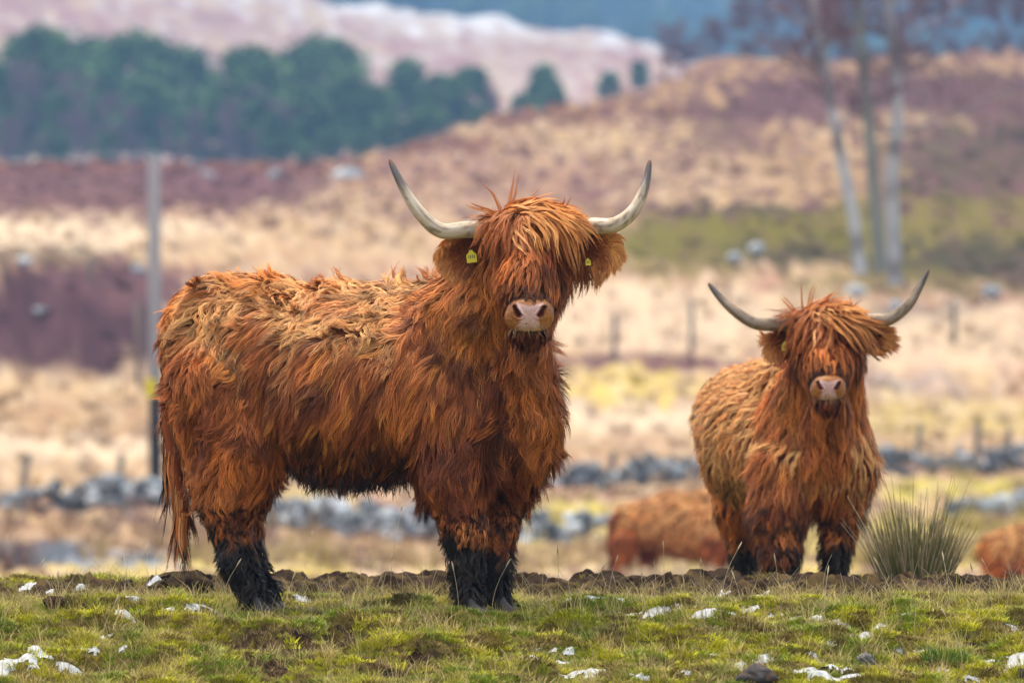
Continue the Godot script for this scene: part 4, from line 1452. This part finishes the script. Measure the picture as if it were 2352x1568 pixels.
func far_color(px: float, x: float, d: float) -> Color:
	var w1 := na.get_noise_2d(x * 0.12, d * 0.03)
	var w2 := nb.get_noise_2d(x * 0.25, d * 0.05)
	var w3 := nc.get_noise_2d(x * 0.6, d * 0.1)
	var c := mixc(Color(0.3, 0.18, 0.155), Color(0.42, 0.31, 0.21), 0.5 + 1.2 * w1)
	c = mixc(c, Color(0.3, 0.16, 0.16), smooth(0.1, 0.45, w2) * 0.7)
	c = mixc(c, Color(0.5, 0.47, 0.48), smooth(0.3, 0.55, w3 + 0.4 * w1) * 0.45)
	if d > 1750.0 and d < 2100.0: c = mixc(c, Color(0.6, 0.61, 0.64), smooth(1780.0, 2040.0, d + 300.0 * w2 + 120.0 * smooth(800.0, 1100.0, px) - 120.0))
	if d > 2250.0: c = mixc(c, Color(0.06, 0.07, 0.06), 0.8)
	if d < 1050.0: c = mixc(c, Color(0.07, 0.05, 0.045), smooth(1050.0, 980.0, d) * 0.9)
	return c

# ------------------------------------------------------------------ walls, posts, trees

func stone_wall(label: String, line: Array, high: float, seed: int) -> void:
	var pts := []
	for q in line: pts.append(at(q[0], q[1], q[2]))
	var o := thing("stone_wall", label, "stone wall", pts[0], "ruined stone walls across the moor")
	var rg := RandomNumberGenerator.new()
	rg.seed = seed
	for k in pts.size() - 1:
		var a: Vector3 = pts[k]
		var b: Vector3 = pts[k + 1]
		var n := int((b - a).length() / 0.21)
		for i in n:
			for row in int(ceil(high / 0.2)):
				if rg.randf() < 0.04 + 0.17 * row: continue
				var f := (i + rg.randf_range(-0.3, 0.3) + 0.5 * (row % 2)) / n
				var p := a.lerp(b, f)
				p.y = moor_y(p.x, EYE_Z - p.z) + 0.08 + row * 0.2 + rg.randf_range(-0.04, 0.04)
				p.z += rg.randf_range(-0.2, 0.2)
				var s := rg.randf_range(0.12, 0.22)
				var m := part("stone", M.rocks[rg.randi() % M.rocks.size()], M.stone, o)
				m.transform = Transform3D(Basis.from_euler(Vector3(rg.randf() * 0.6, rg.randf() * TAU, rg.randf() * 0.6)).scaled_local(Vector3(s * 1.25, s * 0.8, s)), p - pts[0])

func fence_post(px: float, top: float, bottom: float, d: float, lean: float, label: String, w := 0.1) -> void:
	var p := at(px, bottom, d)
	p.y = minf(p.y, moor_y(p.x, d)) - 0.1
	var t := at(px, top, d)
	var h := t.y - p.y
	var b := Buf.new()
	var c := mixc(Color(0.26, 0.24, 0.21), Color(0.17, 0.14, 0.12), rng.randf())
	b.tube([Vector3.ZERO, Vector3(lean * 0.5, h * 0.5, 0), Vector3(lean, h - 0.04, 0), Vector3(lean, h, 0)], [w, w * 0.95, w * 0.9, w * 0.4], [c, c, mixc(c, Color(0.3, 0.3, 0.28), 0.5), c], 8)
	var o := part("fence_post", bmesh(b), M.wood, self)
	o.position = p
	tag(o, label, "fence post", "old fence posts on the moor")

func utility_pole() -> void:
	var d := 197.0
	var b0 := at(357, 1118, d)
	b0.y = moor_y(b0.x, d) - 0.3
	var top := at(353, 366, d) - b0
	var mid := at(356, 905, d) - b0
	var o := thing("utility_pole", "tall weathered wooden utility pole behind the near cow's rump", "utility pole", b0)
	var b := Buf.new()
	b.tube([mid, mid.lerp(top, 0.5), top], [0.155, 0.145, 0.135], [Color(0.24, 0.245, 0.265), Color(0.32, 0.33, 0.36), Color(0.36, 0.375, 0.41)], 14)
	part("shaft", bmesh(b), M.wood, o)
	b = Buf.new()
	b.tube([Vector3.ZERO, mid * 0.5, mid], [0.16, 0.158, 0.156], [Color(0.03, 0.03, 0.032), Color(0.028, 0.028, 0.03), Color(0.04, 0.04, 0.042)], 14)
	var lower := part("treated_butt", bmesh(b), M.wood, o)
	lower.set_meta("label", "black treated lower end of the pole")
	b = Buf.new()
	var m := at(346, 890, d - 0.2) - b0
	b.tube([m - Vector3(0, 0.22, 0), m - Vector3(0, 0.2, 0), m + Vector3(0, 0.2, 0), m + Vector3(0, 0.22, 0)], [0.02, 0.13, 0.13, 0.02], [Color(0.7, 0.6, 0.03), Color(0.7, 0.6, 0.03), Color(0.7, 0.6, 0.03), Color(0.7, 0.6, 0.03)], 4, Vector3(0, 0, 1), 0.15)
	var y := part("warning_plate", bmesh(b), M.wood, o)
	y.set_meta("label", "small yellow plate on the pole")
	b = Buf.new()
	b.tube([top + Vector3(0, 0, 0), top + Vector3(0, 0.05, 0), top + Vector3(0, 0.16, 0), top + Vector3(0, 0.2, 0)], [0.03, 0.06, 0.07, 0.03], [Color(0.3, 0.35, 0.4), Color(0.3, 0.35, 0.4), Color(0.35, 0.4, 0.45), Color(0.35, 0.4, 0.45)], 10)
	part("insulator", bmesh(b), M.tag, o)
	var wp := top + b0 + Vector3(0, 0.17, 0.07)
	var w := Buf.new()
	var pts := []
	var rr := []
	var cc := []
	for k in 13:
		var f := k / 12.0
		pts.append(Vector3(-30.0 * f, -4.0 * f * (1.0 - f) * 0.5, 6.0 * f))
		rr.append(0.012)
		cc.append(Color(0.3, 0.33, 0.36))
	w.tube(pts, rr, cc, 5)
	var wire := part("overhead_wire", bmesh(w), M.tag, self)
	wire.position = wp
	tag(wire, "thin overhead wire running left from the top of the pole", "wire")

func branch(b: Buf, p: Vector3, d: Vector3, length: float, r: float, depth: int, col: Color, twig: Color, rg: RandomNumberGenerator) -> void:
	var pts := []
	var rad := []
	var cc := []
	var q := p
	var seg := 5 if depth > 1 else 3
	for k in seg + 1:
		pts.append(q)
		rad.append(r * (1.0 - 0.6 * k / seg))
		cc.append(col if depth > 1 else twig)
		d = (d + Vector3(rg.randf_range(-0.2, 0.2), rg.randf_range(-0.05, 0.16), rg.randf_range(-0.2, 0.2))).normalized()
		q += d * length / seg
	b.tube(pts, rad, cc, 6 if depth > 1 else 3)
	if depth == 0: return
	var count := 6 if depth > 1 else 8
	for k in count:
		var f := rg.randf_range(0.3, 1.0)
		var at_ := int(f * seg)
		var side := Vector3(rg.randf_range(-1, 1), rg.randf_range(-0.1, 0.5), rg.randf_range(-1, 1)).normalized()
		branch(b, pts[at_], (d * 0.6 + side * 0.8).normalized(), length * rg.randf_range(0.4, 0.62), maxf(rad[at_] * 0.6, twig_least), depth - 1, col, twig, rg)

func birch_parts(parent: Node3D, h: float, seed: int, r: float, twig: Color) -> void:
	var rg := RandomNumberGenerator.new()
	rg.seed = seed
	var t := Buf.new()
	var pts := []
	var rad := []
	var cc := []
	var q := Vector3.ZERO
	var d := Vector3.UP
	for k in 11:
		pts.append(q)
		rad.append(r * (1.0 - 0.085 * k))
		cc.append(Color(0.3, 0.28, 0.28) if k > 1 else Color(0.16, 0.15, 0.13))
		d = (d + Vector3(rg.randf_range(-0.08, 0.08), 0.1, rg.randf_range(-0.08, 0.08))).normalized()
		q += d * h / 10.0
	t.tube(pts, rad, cc, 8)
	part("trunk", bmesh(t), M.wood, parent)
	var c := Buf.new()
	for k in 24:
		var f := rg.randf_range(0.2, 1.0)
		var a := int(f * 10)
		var side := Vector3(rg.randf_range(-1, 1), 0.35, rg.randf_range(-1, 1)).normalized()
		branch(c, pts[a], side, h * rg.randf_range(0.16, 0.3), rad[a] * 0.5, 2, Color(0.2, 0.15, 0.16), twig, rg)
	part("crown", bmesh(c), M.wood, parent)

func pine_parts(parent: Node3D, h: float, seed: int, cone: float) -> void:
	var rg := RandomNumberGenerator.new()
	rg.seed = seed
	var t := Buf.new()
	var bark := Color(0.16, 0.1, 0.07)
	t.tube([Vector3.ZERO, Vector3(0.1, h * 0.4, 0), Vector3(0, h * 0.75, 0.1), Vector3(0, h * 0.96, 0)], [0.3, 0.24, 0.14, 0.03], [bark, bark, bark, bark], 8)
	var c := Buf.new()
	for k in 120:
		var f := pow(rg.randf(), 0.8)
		var y := h * lerpf(0.16, 0.97, f)
		var reach := h * (lerpf(0.33 * sqrt(maxf(0.02, 1.0 - pow((f - 0.5) / 0.52, 2.0))), 0.27 * (1.0 - f) + 0.02, cone))
		var a := rg.randf() * TAU
		var p := Vector3(cos(a), 0, sin(a)) * reach * sqrt(rg.randf_range(0.3, 1.25)) + Vector3(0, y, 0)
		if k % 5 == 0: t.tube([Vector3(0, y - 0.6, 0), p], [0.06, 0.02], [bark, bark], 4)
		var size := h * rg.randf_range(0.06, 0.11)
		var tone := rg.randf_range(0.45, 1.6)
		for m in 46:
			var o := Vector3(rg.randfn(), rg.randfn() * 0.55, rg.randfn()) * size * 0.62
			var ax := Vector3(rg.randf_range(-1, 1), rg.randf_range(-0.4, 0.9), rg.randf_range(-1, 1)).normalized()
			var side := ax.cross(Vector3(rg.randf_range(-1, 1), rg.randf_range(-1, 1), rg.randf_range(-1, 1))).normalized()
			var l := rg.randf_range(0.25, 0.45)
			var g := tone * rg.randf_range(0.7, 1.3)
			var col := Color(0.11 * g, 0.2 * g, 0.06 * g)
			c.blade([p + o - ax * l, p + o + ax * l * 0.3, p + o + ax * l], [0.05, 0.15, 0.02], side, col, col)
	part("trunk", bmesh(t), M.wood, parent)
	part("crown", bmesh(c), M.leaf, parent)

func copy(proto: Node3D, p: Vector3, s: float, turn: float, label: String) -> void:
	var o: Node3D = proto.duplicate()
	o.name = numbered(proto.get_meta("kind_name"))
	add_child(o, true)
	o.remove_meta("kind_name")
	o.transform = Transform3D(Basis(Vector3.UP, turn).scaled(Vector3(s, s, s)), p)
	o.set_meta("label", label)

func ordinal(n: int) -> String:
	var small := ["first", "second", "third", "fourth", "fifth", "sixth", "seventh", "eighth", "ninth", "tenth", "eleventh", "twelfth", "thirteenth", "fourteenth", "fifteenth", "sixteenth", "seventeenth", "eighteenth", "nineteenth", "twentieth"]
	if n < 20: return small[n]
	if n == 29: return "thirtieth"
	if n == 39: return "fortieth"
	return ("twenty-" if n < 29 else "thirty-") + small[(n + 1) % 10 - 1]

func woods() -> void:
	var protos := []
	for k in 4:
		var o := Node3D.new()
		o.set_meta("kind_name", "pine_tree" if k != 1 else "spruce_tree")
		o.set_meta("category", "tree")
		o.set_meta("group", "evergreens in the valley wood")
		pine_parts(o, 13.0, 100 + k * 7, [0.1, 0.75, 0.25, 0.0][k])
		protos.append(o)
	var bare := []
	twig_least = 0.04
	for k in 2:
		var o := Node3D.new()
		o.set_meta("kind_name", "bare_birch")
		o.set_meta("category", "tree")
		o.set_meta("group", "bare birches of the valley wood")
		birch_parts(o, 11.0, 300 + k * 5, 0.14, Color(0.21, 0.13, 0.15))
		bare.append(o)
	# crowns seen along the wood's upper edge: [x, top, distance, kind]
	var list := [[90, 58, 900, 0], [225, 85, 940, 2], [310, 72, 930, 3], [400, 100, 950, 0], [575, 105, 900, 2], [735, 82, 940, 3], [800, 150, 900, 1], [700, 190, 880, 0], [860, 190, 900, 2], [935, 130, 960, 1], [1010, 165, 930, 0], [1080, 150, 930, 2], [1250, 142, 930, 1], [1200, 210, 880, 3], [980, 235, 860, 3], [900, 250, 860, 0], [1100, 240, 870, 2], [1270, 190, 900, 0], [640, 255, 870, 2], [760, 285, 850, 0], [480, 200, 910, 3], [20, 150, 930, 2], [150, 190, 890, 1], [330, 170, 920, 0], [560, 210, 900, 0], [-120, 90, 920, 0], [-260, 110, 930, 3], [1400, 160, 980, 0], [1470, 135, 990, 2], [700, 320, 840, 3], [250, 300, 860, 2], [830, 330, 840, 2], [120, 290, 860, 0]]
	var n := 0
	list.sort_custom(func(a, b): return a[0] < b[0])
	for q in list:
		var d: float = q[2]
		var p := at(q[0], q[1], d)
		var g := far_y(p.x, d)
		p.y = g - 0.2
		var s: float = (at(q[0], q[1], d).y - g) / 13.0
		copy(protos[q[3]], p, maxf(s, 0.25), n * 1.7, "%s hazy evergreen, %s from the left among the evergreens of the valley wood" % [["broad-crowned", "pointed", "loose-crowned", "round-topped"][q[3]], ordinal(n)])
		n += 1
	var birches := [[-40, 170, 880], [40, 130, 880], [170, 150, 880], [240, 200, 870], [300, 230, 860], [380, 260, 860], [440, 240, 860], [520, 260, 860], [580, 290, 850], [640, 220, 870], [190, 260, 860], [100, 300, 850], [330, 310, 850], [470, 310, 850], [10, 260, 860], [1000, 290, 850], [540, 215, 880], [1130, 200, 890], [260, 330, 845], [60, 345, 840], [410, 335, 840]]
	birches.sort_custom(func(a, b): return a[0] < b[0])
	n = 0
	for q in birches:
		var d: float = q[2]
		var p := at(q[0], q[1], d)
		var g := far_y(p.x, d)
		var s: float = maxf((p.y - g) / 12.0, 0.25)
		p.y = g - 0.2
		copy(bare[n % 2], p, s, n * 1.1, "purple-brown bare birch in the valley wood, %s bare tree from the left" % ordinal(n))
		n += 1
	n = 0
	# bare birches behind the crest on the right
	for q in [[1560, 40, 540], [1630, 20, 560], [1700, -60, 545], [1800, -80, 560], [1900, -120, 550], [2050, -40, 570], [2120, -100, 545], [2200, -60, 560], [2280, -90, 550], [2360, -70, 555], [2450, -90, 550]]:
		var d: float = q[2]
		var p := at(q[0], q[1], d)
		var g := far_y(p.x, d)
		var s: float = maxf((p.y - g) / 12.0, 0.25)
		p.y = g - 0.2
		copy(bare[n % 2], p, s, n * 1.1, "bare birch behind the hill crest at upper right, %s from the left there" % ordinal(n))
		n += 1
	# the far plantation
	var xf := []
	var co := []
	for k in 1150:
		var d := rng.randf_range(2350.0, 3900.0)
		var px := rng.randf_range(300.0, 4600.0)
		var x := (px - CX) / LENS * d
		var s := rng.randf_range(0.9, 1.5)
		xf.append(Transform3D(Basis(Vector3.UP, rng.randf() * TAU).scaled(Vector3(s, s, s)), Vector3(x, far_y(x, d) - 0.3, EYE_Z - d)))
		var t := rng.randf_range(0.7, 1.2)
		co.append(Color(t, t, t))
	var crown: MeshInstance3D = protos[1].get_node("crown")
	var o := multi("distant_plantation", crown.mesh, M.leaf, xf, co)
	tag(o, "far blue conifer plantation across the top of the view", "forest", "", "stuff")
	for p in protos + bare: p.free()

func near_birches() -> void:
	var d := 262.0
	var specs := [
		["pale grey birch leaning left, leftmost of the three trunks on the right", [[1978, 615], [1962, 500], [1940, 400], [1915, 270], [1888, 130], [1870, 0], [1850, -150]], 0.2],
		["dark grey birch trunk in the middle of the three on the right", [[2022, 612], [2012, 480], [2000, 330], [1985, 170], [1970, 0], [1962, -180]], 0.21],
		["pale birch with a long side branch, rightmost of the three trunks", [[2057, 640], [2052, 520], [2048, 400], [2062, 280], [2058, 140], [2040, 0], [2030, -160]], 0.23]]
	var rg := RandomNumberGenerator.new()
	rg.seed = 77
	for k in 3:
		var line: Array = specs[k][1]
		var dd := d + k * 1.5
		var b0 := at(line[0][0], line[0][1], dd)
		b0.y = minf(b0.y, moor_y(b0.x, dd))
		var o := thing("birch_tree", specs[k][0], "tree", b0, "birches on the slope")
		var cv := Curve3D.new()
		for q in line: cv.add_point(at(q[0], q[1], dd) - b0)
		var pts := []
		var rad := []
		var cc := []
		for m in 25:
			var f := m / 24.0
			pts.append(cv.sample_baked(f * cv.get_baked_length()) - Vector3(0, 0.2 * (1.0 - minf(1.0, f * 6.0)), 0))
			rad.append(specs[k][2] * (1.0 - 0.5 * f))
			var pale := Color(0.4, 0.44, 0.47) if k != 1 else Color(0.2, 0.23, 0.2)
			cc.append(mixc(pale, Color(0.14, 0.13, 0.13), smooth(0.1, 0.7, rg.randf_range(-0.5, 0.6) + 0.25 * f)))
		var t := Buf.new()
		t.tube(pts, rad, cc, 10)
		part("trunk", bmesh(t), M.wood, o)
		var c := Buf.new()
		for m in 15:
			var i := rg.randi_range(10, 24)
			var side := Vector3(rg.randf_range(-1, 1), rg.randf_range(0.1, 0.7), rg.randf_range(-1, 1)).normalized()
			branch(c, pts[i], side, rg.randf_range(1.2, 2.4), rad[i] * 0.4, 2, Color(0.24, 0.22, 0.24), Color(0.2, 0.13, 0.15), rg)
		if k == 2: branch(c, pts[10], Vector3(0.95, 0.25, 0.1), 3.9, 0.07, 2, Color(0.24, 0.22, 0.24), Color(0.2, 0.13, 0.15), rg)
		part("crown", bmesh(c), M.wood, o)

func moor_details() -> void:
	M.rocks = []
	for k in 9:
		var g: float = [0.1, 0.16, 0.22, 0.13, 0.3, 0.2, 0.38, 0.18, 0.68][k]
		M.rocks.append(rock_mesh(60 + k, 0.35, Color(g * 0.85, g, g * 1.15), Color(g * 0.45, g * 0.52, g * 0.6), Color(g * 1.6 + 0.1, g * 1.7 + 0.1, g * 1.75 + 0.1).clamp(Color(0, 0, 0), Color(0.8, 0.8, 0.8)), 6))
	stone_wall("long ruined grey stone wall crossing the field at left and behind the near cow's legs", [[-200, 1172, 183], [200, 1172, 182], [430, 1178, 178], [700, 1220, 162], [1000, 1255, 152], [1430, 1262, 150]], 0.55, 5)
	stone_wall("low grey stone wall running right from behind the near cow across the field", [[1200, 1135, 196], [1460, 1130, 197], [1900, 1110, 199], [2450, 1100, 201], [2700, 1098, 201]], 0.42, 6)
	stone_wall("short row of boulders behind the lying cow at the right edge", [[2180, 1196, 160], [2450, 1180, 162], [2600, 1175, 162]], 0.34, 7)
	# scattered boulders with snow or lichen
	var bl := [
		[800, 412, 390, 0.75, 6, "large pale boulder on the heather flat left of the horn"], [770, 428, 388, 0.4, 4, "smaller pale boulder leaning against the large one"], [55, 592, 250, 0.22, 8, "white snow-capped stone under the straw lip of the bank"], [90, 708, 246, 0.18, 4, "grey stone halfway up the dark heather bank"],
		[300, 1196, 176, 0.2, 8, "bright white stone at the foot of the left wall"], [380, 1140, 180, 0.18, 8, "white stone on top of the left wall beside the pole"], [312, 512, 262, 0.28, 6, "pale stone on the heather above the straw lip"], [1970, 594, 266, 0.3, 8, "white stone at the foot of the birches"], [1690, 570, 280, 0.25, 6, "pale stone in the mossy hollow"], [1740, 565, 282, 0.28, 6, "pale stone right of another in the mossy hollow"],
		[2060, 625, 262, 0.25, 6, "grey-white stone against the rightmost birch"], [2280, 660, 265, 0.3, 6, "pale stone in the dark hollow at the right edge"], [2300, 300, 410, 0.5, 6, "pale rock on the dark slope at upper right"], [900, 1240, 154, 0.24, 8, "white stone in the wall under the near cow's belly"], [1000, 1195, 170, 0.17, 6, "pale stone behind the near cow's foreleg"], [470, 405, 400, 0.4, 4, "flat grey stone along the edge of the heather flat"], [640, 405, 400, 0.5, 4, "long grey stone on the heather flat"], [1520, 300, 420, 0.4, 3, "dark rock on the straw slope"]]
	for q in bl:
		var p := at(q[0], q[1], q[2])
		p.y = minf(p.y, moor_y(p.x, q[2]) + q[3] * 0.7)
		var o := part("boulder", M.rocks[q[4]], M.stone, self)
		o.transform = Transform3D(Basis(Vector3.UP, rng.randf() * TAU).scaled(Vector3(q[3] * 1.2, q[3] * 0.75, q[3])), p)
		tag(o, q[5], "boulder", "boulders on the moor")
	var posts := [[42, 1040, 1125, 186, 0.22, "leaning fence post behind the left wall near the left edge"], [272, 1040, 1115, 188, 0.06, "faint upright fence post left of the utility pole"], [318, 690, 865, 238, -0.03, "pale fence post against the dark bank beside the pole"], [207, 590, 640, 250, 0.0, "small pale stake on top of the dark bank"], [1398, 1035, 1110, 198, 0.12, "dark leaning post right of the near cow's breast"], [1530, 1045, 1105, 198, 0.15, "dark leaning post left of the second cow's belly"], [1588, 690, 862, 250, 0.02, "tall post left of the second cow's horn tip"], [1412, 720, 840, 250, 0.0, "faint post right of the near cow's cheek"], [2192, 690, 850, 252, 0.0, "tall grey post right of the second cow's ear"], [2102, 970, 1060, 205, 0.15, "leaning post above the rushes"], [2240, 965, 1060, 205, 0.1, "leaning dark post right of the rushes"], [2310, 985, 1065, 205, 0.1, "rightmost dark post near the right edge"]]
	for q in posts: fence_post(q[0], q[1], q[2], q[3], q[4], q[5], 0.09)
	utility_pole()
	# tussocks
	var tus := [tuft(40, 0.5, 0.22, 0.8, 0.012), tuft(40, 0.35, 0.3, 1.2, 0.016)]
	var xf := [[], []]
	var co := [[], []]
	for k in 5000:
		var d := 42.0 + 410.0 * pow(rng.randf(), 0.8)
		var px := rng.randf_range(-500, 2900)
		var x := (px - CX) / LENS * d
		var py := profile(px, d)
		var c := moor_color(px, py, x, d)
		var t := rng.randf_range(0.88, 1.12)
		var i := 0 if c.r > 0.33 else 1
		var s := rng.randf_range(0.35, 0.9) * (0.5 if d < 100 else 1.0)
		xf[i].append(Transform3D(Basis(Vector3.UP, rng.randf() * TAU).scaled(Vector3(s, s, s)), Vector3(x, moor_y(x, d), EYE_Z - d)))
		co[i].append(Color(c.r * t, c.g * t, c.b * t))
	# pale long grass round the grazing cow
	for k in 150:
		var d := rng.randf_range(78.0, 84.0)
		var px := rng.randf_range(1440, 1740)
		var x := (px - CX) / LENS * d
		var s := rng.randf_range(0.45, 0.85)
		xf[0].append(Transform3D(Basis(Vector3.UP, rng.randf() * TAU).scaled(Vector3(s, s, s)), Vector3(x, moor_y(x, d), EYE_Z - d)))
		var t := rng.randf_range(0.7, 1.2)
		co[0].append(Color(0.55 * t, 0.42 * t, 0.28 * t))
	for k in 2:
		var o := multi(["moor_grass", "heather_scrub"][k], tus[k], M.blade, xf[k], co[k])
		tag(o, ["straw-coloured tussock grass over the fields and slopes", "dark low heather scrub over the bank and slopes"][k], ["grass", "heather"][k], "", "stuff")

# ------------------------------------------------------------------ scene

func _ready() -> void:
	rng.seed = 20240
	for k in 3:
		var f: FastNoiseLite = [na, nb, nc][k]
		f.noise_type = FastNoiseLite.TYPE_SIMPLEX
		f.fractal_type = FastNoiseLite.FRACTAL_NONE
		f.seed = 11 + k * 17
		f.frequency = 1.0
	var cam := Camera3D.new()
	cam.name = "camera"
	add_child(cam)
	cam.position = Vector3(0, EYE_Y, EYE_Z)
	cam.rotation.x = -PITCH
	var lens := CameraAttributesPhysical.new()
	lens.frustum_focal_length = 300.0
	lens.exposure_aperture = 5.4
	lens.frustum_focus_distance = 31.75
	cam.attributes = lens
	cam.keep_aspect = Camera3D.KEEP_HEIGHT
	cam.fov = rad_to_deg(2.0 * atan(CY / LENS))
	cam.far = 8000.0
	cam.near = 1.0
	cam.current = true
	var env := Environment.new()
	env.background_mode = Environment.BG_SKY
	var sky := Sky.new()
	var sm := ProceduralSkyMaterial.new()
	sm.sky_top_color = Color(0.98, 0.985, 1.0)
	sm.sky_horizon_color = Color(0.68, 0.715, 0.77)
	sm.sky_curve = 0.25
	sm.ground_horizon_color = Color(0.5, 0.48, 0.44)
	sm.ground_bottom_color = Color(0.35, 0.31, 0.25)
	sm.sun_angle_max = 5.0
	sky.sky_material = sm
	env.sky = sky
	env.tonemap_mode = Environment.TONE_MAPPER_LINEAR
	env.tonemap_exposure = 3.0
	env.background_energy_multiplier = 0.53
	env.sdfgi_enabled = true
	env.ssao_enabled = true
	env.ssil_enabled = true
	env.fog_enabled = true
	env.fog_density = 0.0003
	env.fog_light_color = Color(0.56, 0.76, 1.0)
	var we := WorldEnvironment.new()
	we.name = "world"
	we.environment = env
	add_child(we)
	var sun := DirectionalLight3D.new()
	sun.name = "sun"
	sun.light_energy = 0.5
	sun.light_angular_distance = 12.0
	sun.light_color = Color(1.0, 0.93, 0.82)
	sun.shadow_enabled = true
	add_child(sun)
	sun.look_at_from_position(Vector3(-1.6, 6.5, -1.6), Vector3.ZERO)

	M.hair = vmat(0.48, 0.3, 0.3)
	M.hide = vmat(0.85, 0.2)
	M.horn = vmat(0.42, 0.5)
	M.horn_dark = vmat(0.45, 0.5)
	M.horn_dark.albedo_color = Color(0.5, 0.45, 0.42).linear_to_srgb()
	M.nose = vmat(0.45, 0.45)
	M.nose.subsurf_scatter_enabled = true
	M.nose.subsurf_scatter_strength = 0.1
	M.tag = vmat(0.4, 0.5)
	M.eye = vmat(0.1, 0.5)
	M.earth = vmat(0.95, 0.12)
	M.blade = vmat(0.65, 0.3, 0.5)
	M.blade_green = vmat(0.6, 0.35, 0.5)
	M.blade_green.albedo_color = Color(0.09, 0.2, 0.03).linear_to_srgb()
	M.snow = vmat(0.55, 0.4)
	M.stone = vmat(0.75, 0.4)
	M.wood = vmat(0.85, 0.25)
	M.leaf = vmat(0.7, 0.3, 0.4)

	var t0 := Time.get_ticks_msec()
	# bare soil and snow lie where the photograph shows them
	for q in [[560, 1462, 0.07], [610, 1490, 0.1], [690, 1448, 0.05], [720, 1490, 0.09], [800, 1480, 0.07], [880, 1510, 0.09], [960, 1515, 0.07], [500, 1505, 0.09], [1780, 1448, 0.04], [1250, 1450, 0.03], [1880, 1530, 0.05], [2260, 1480, 0.05], [640, 1525, 0.09]]:
		var p := hit(q[0], q[1])
		soil.append([p.x, p.z, q[2] * 1.6])
	for q in [[60, 1345, 14, 0.05], [110, 1362, 12, 0.05], [185, 1355, 14, 0.05], [300, 1375, 18, 0.06], [355, 1335, 30, 0.07], [415, 1338, 12, 0.05], [275, 1407, 18, 0.06], [440, 1397, 20, 0.06], [490, 1402, 22, 0.06], [395, 1400, 12, 0.04], [540, 1385, 14, 0.04], [795, 1388, 26, 0.06], [760, 1385, 16, 0.05], [850, 1402, 16, 0.04], [690, 1380, 14, 0.04], [40, 1520, 36, 0.1], [15, 1545, 34, 0.12], [90, 1505, 22, 0.07], [160, 1530, 22, 0.08], [75, 1495, 14, 0.05], [215, 1500, 14, 0.04], [285, 1495, 12, 0.04], [235, 1470, 14, 0.04],
		[1290, 1388, 36, 0.07], [1360, 1378, 14, 0.05], [1430, 1378, 16, 0.04], [1560, 1402, 26, 0.06], [1620, 1415, 34, 0.08], [1500, 1412, 22, 0.06], [1450, 1418, 20, 0.05], [1650, 1370, 22, 0.06], [1740, 1375, 14, 0.04], [1720, 1405, 20, 0.05], [1690, 1415, 12, 0.04], [1770, 1422, 26, 0.07], [1830, 1425, 24, 0.06], [1800, 1440, 14, 0.04], [1930, 1430, 14, 0.05], [1870, 1418, 16, 0.04], [1960, 1460, 12, 0.04], [1900, 1478, 16, 0.04], [2000, 1462, 16, 0.05], [1870, 1510, 18, 0.05], [2020, 1440, 12, 0.04], [2090, 1412, 16, 0.04], [2330, 1450, 14, 0.04], [2280, 1520, 16, 0.05], [2340, 1510, 18, 0.06],
		[1315, 1520, 18, 0.07], [1335, 1545, 30, 0.1], [1380, 1552, 34, 0.1], [1300, 1505, 12, 0.05], [1260, 1500, 14, 0.05], [1460, 1552, 18, 0.05], [1230, 1510, 10, 0.04], [1650, 1505, 18, 0.06], [1760, 1515, 16, 0.05], [1690, 1540, 22, 0.06], [1800, 1515, 12, 0.04], [1880, 1545, 34, 0.09], [1930, 1540, 26, 0.07], [1960, 1552, 20, 0.06], [2110, 1500, 24, 0.06], [2180, 1540, 20, 0.06], [2220, 1552, 20, 0.06], [2330, 1535, 26, 0.08], [1560, 1548, 20, 0.05], [2090, 1545, 14, 0.04]]:
		var p := hit(q[0], q[1])
		snow.append([p.x, p.z, q[2] * 1.7 / 608.0, q[3] * 0.6])
	near_ground()
	print("ground ", Time.get_ticks_msec() - t0)
	var ds := []
	var d := 40.0
	while d < 540.0:
		ds.append(d)
		d *= 1.0075 if d > 95.0 else 1.03
	var pxs := []
	for k in 36: pxs.append(-9000.0 + k * 230.0)
	for k in 280: pxs.append(-720.0 + k * 14.0)
	for k in 34: pxs.append(3250.0 + k * 230.0)
	sheet("moor", ds, pxs, moor_y, func(px, x, dd): return moor_color(px, profile(px, dd), x, dd))
	var ds2 := []
	d = 520.0
	while d < 5000.0:
		ds2.append(d)
		d *= 1.02
	var pxs2 := []
	for k in 30: pxs2.append(-9000.0 + k * 250.0)
	for k in 165: pxs2.append(-1480.0 + k * 28.0)
	for k in 32: pxs2.append(3200.0 + k * 250.0)
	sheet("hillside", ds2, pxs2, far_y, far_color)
	print("moor ", Time.get_ticks_msec() - t0)
	snow_sheet()
	near_details()
	turf()
	print("turf ", Time.get_ticks_msec() - t0)
	moor_details()
	near_birches()
	woods()
	print("woods ", Time.get_ticks_msec() - t0)
	cow_main()
	print("cow1 ", Time.get_ticks_msec() - t0)
	cow_second()
	cow_far(true)
	cow_far(false)
	print("cows ", Time.get_ticks_msec() - t0, " triangles ", tris)
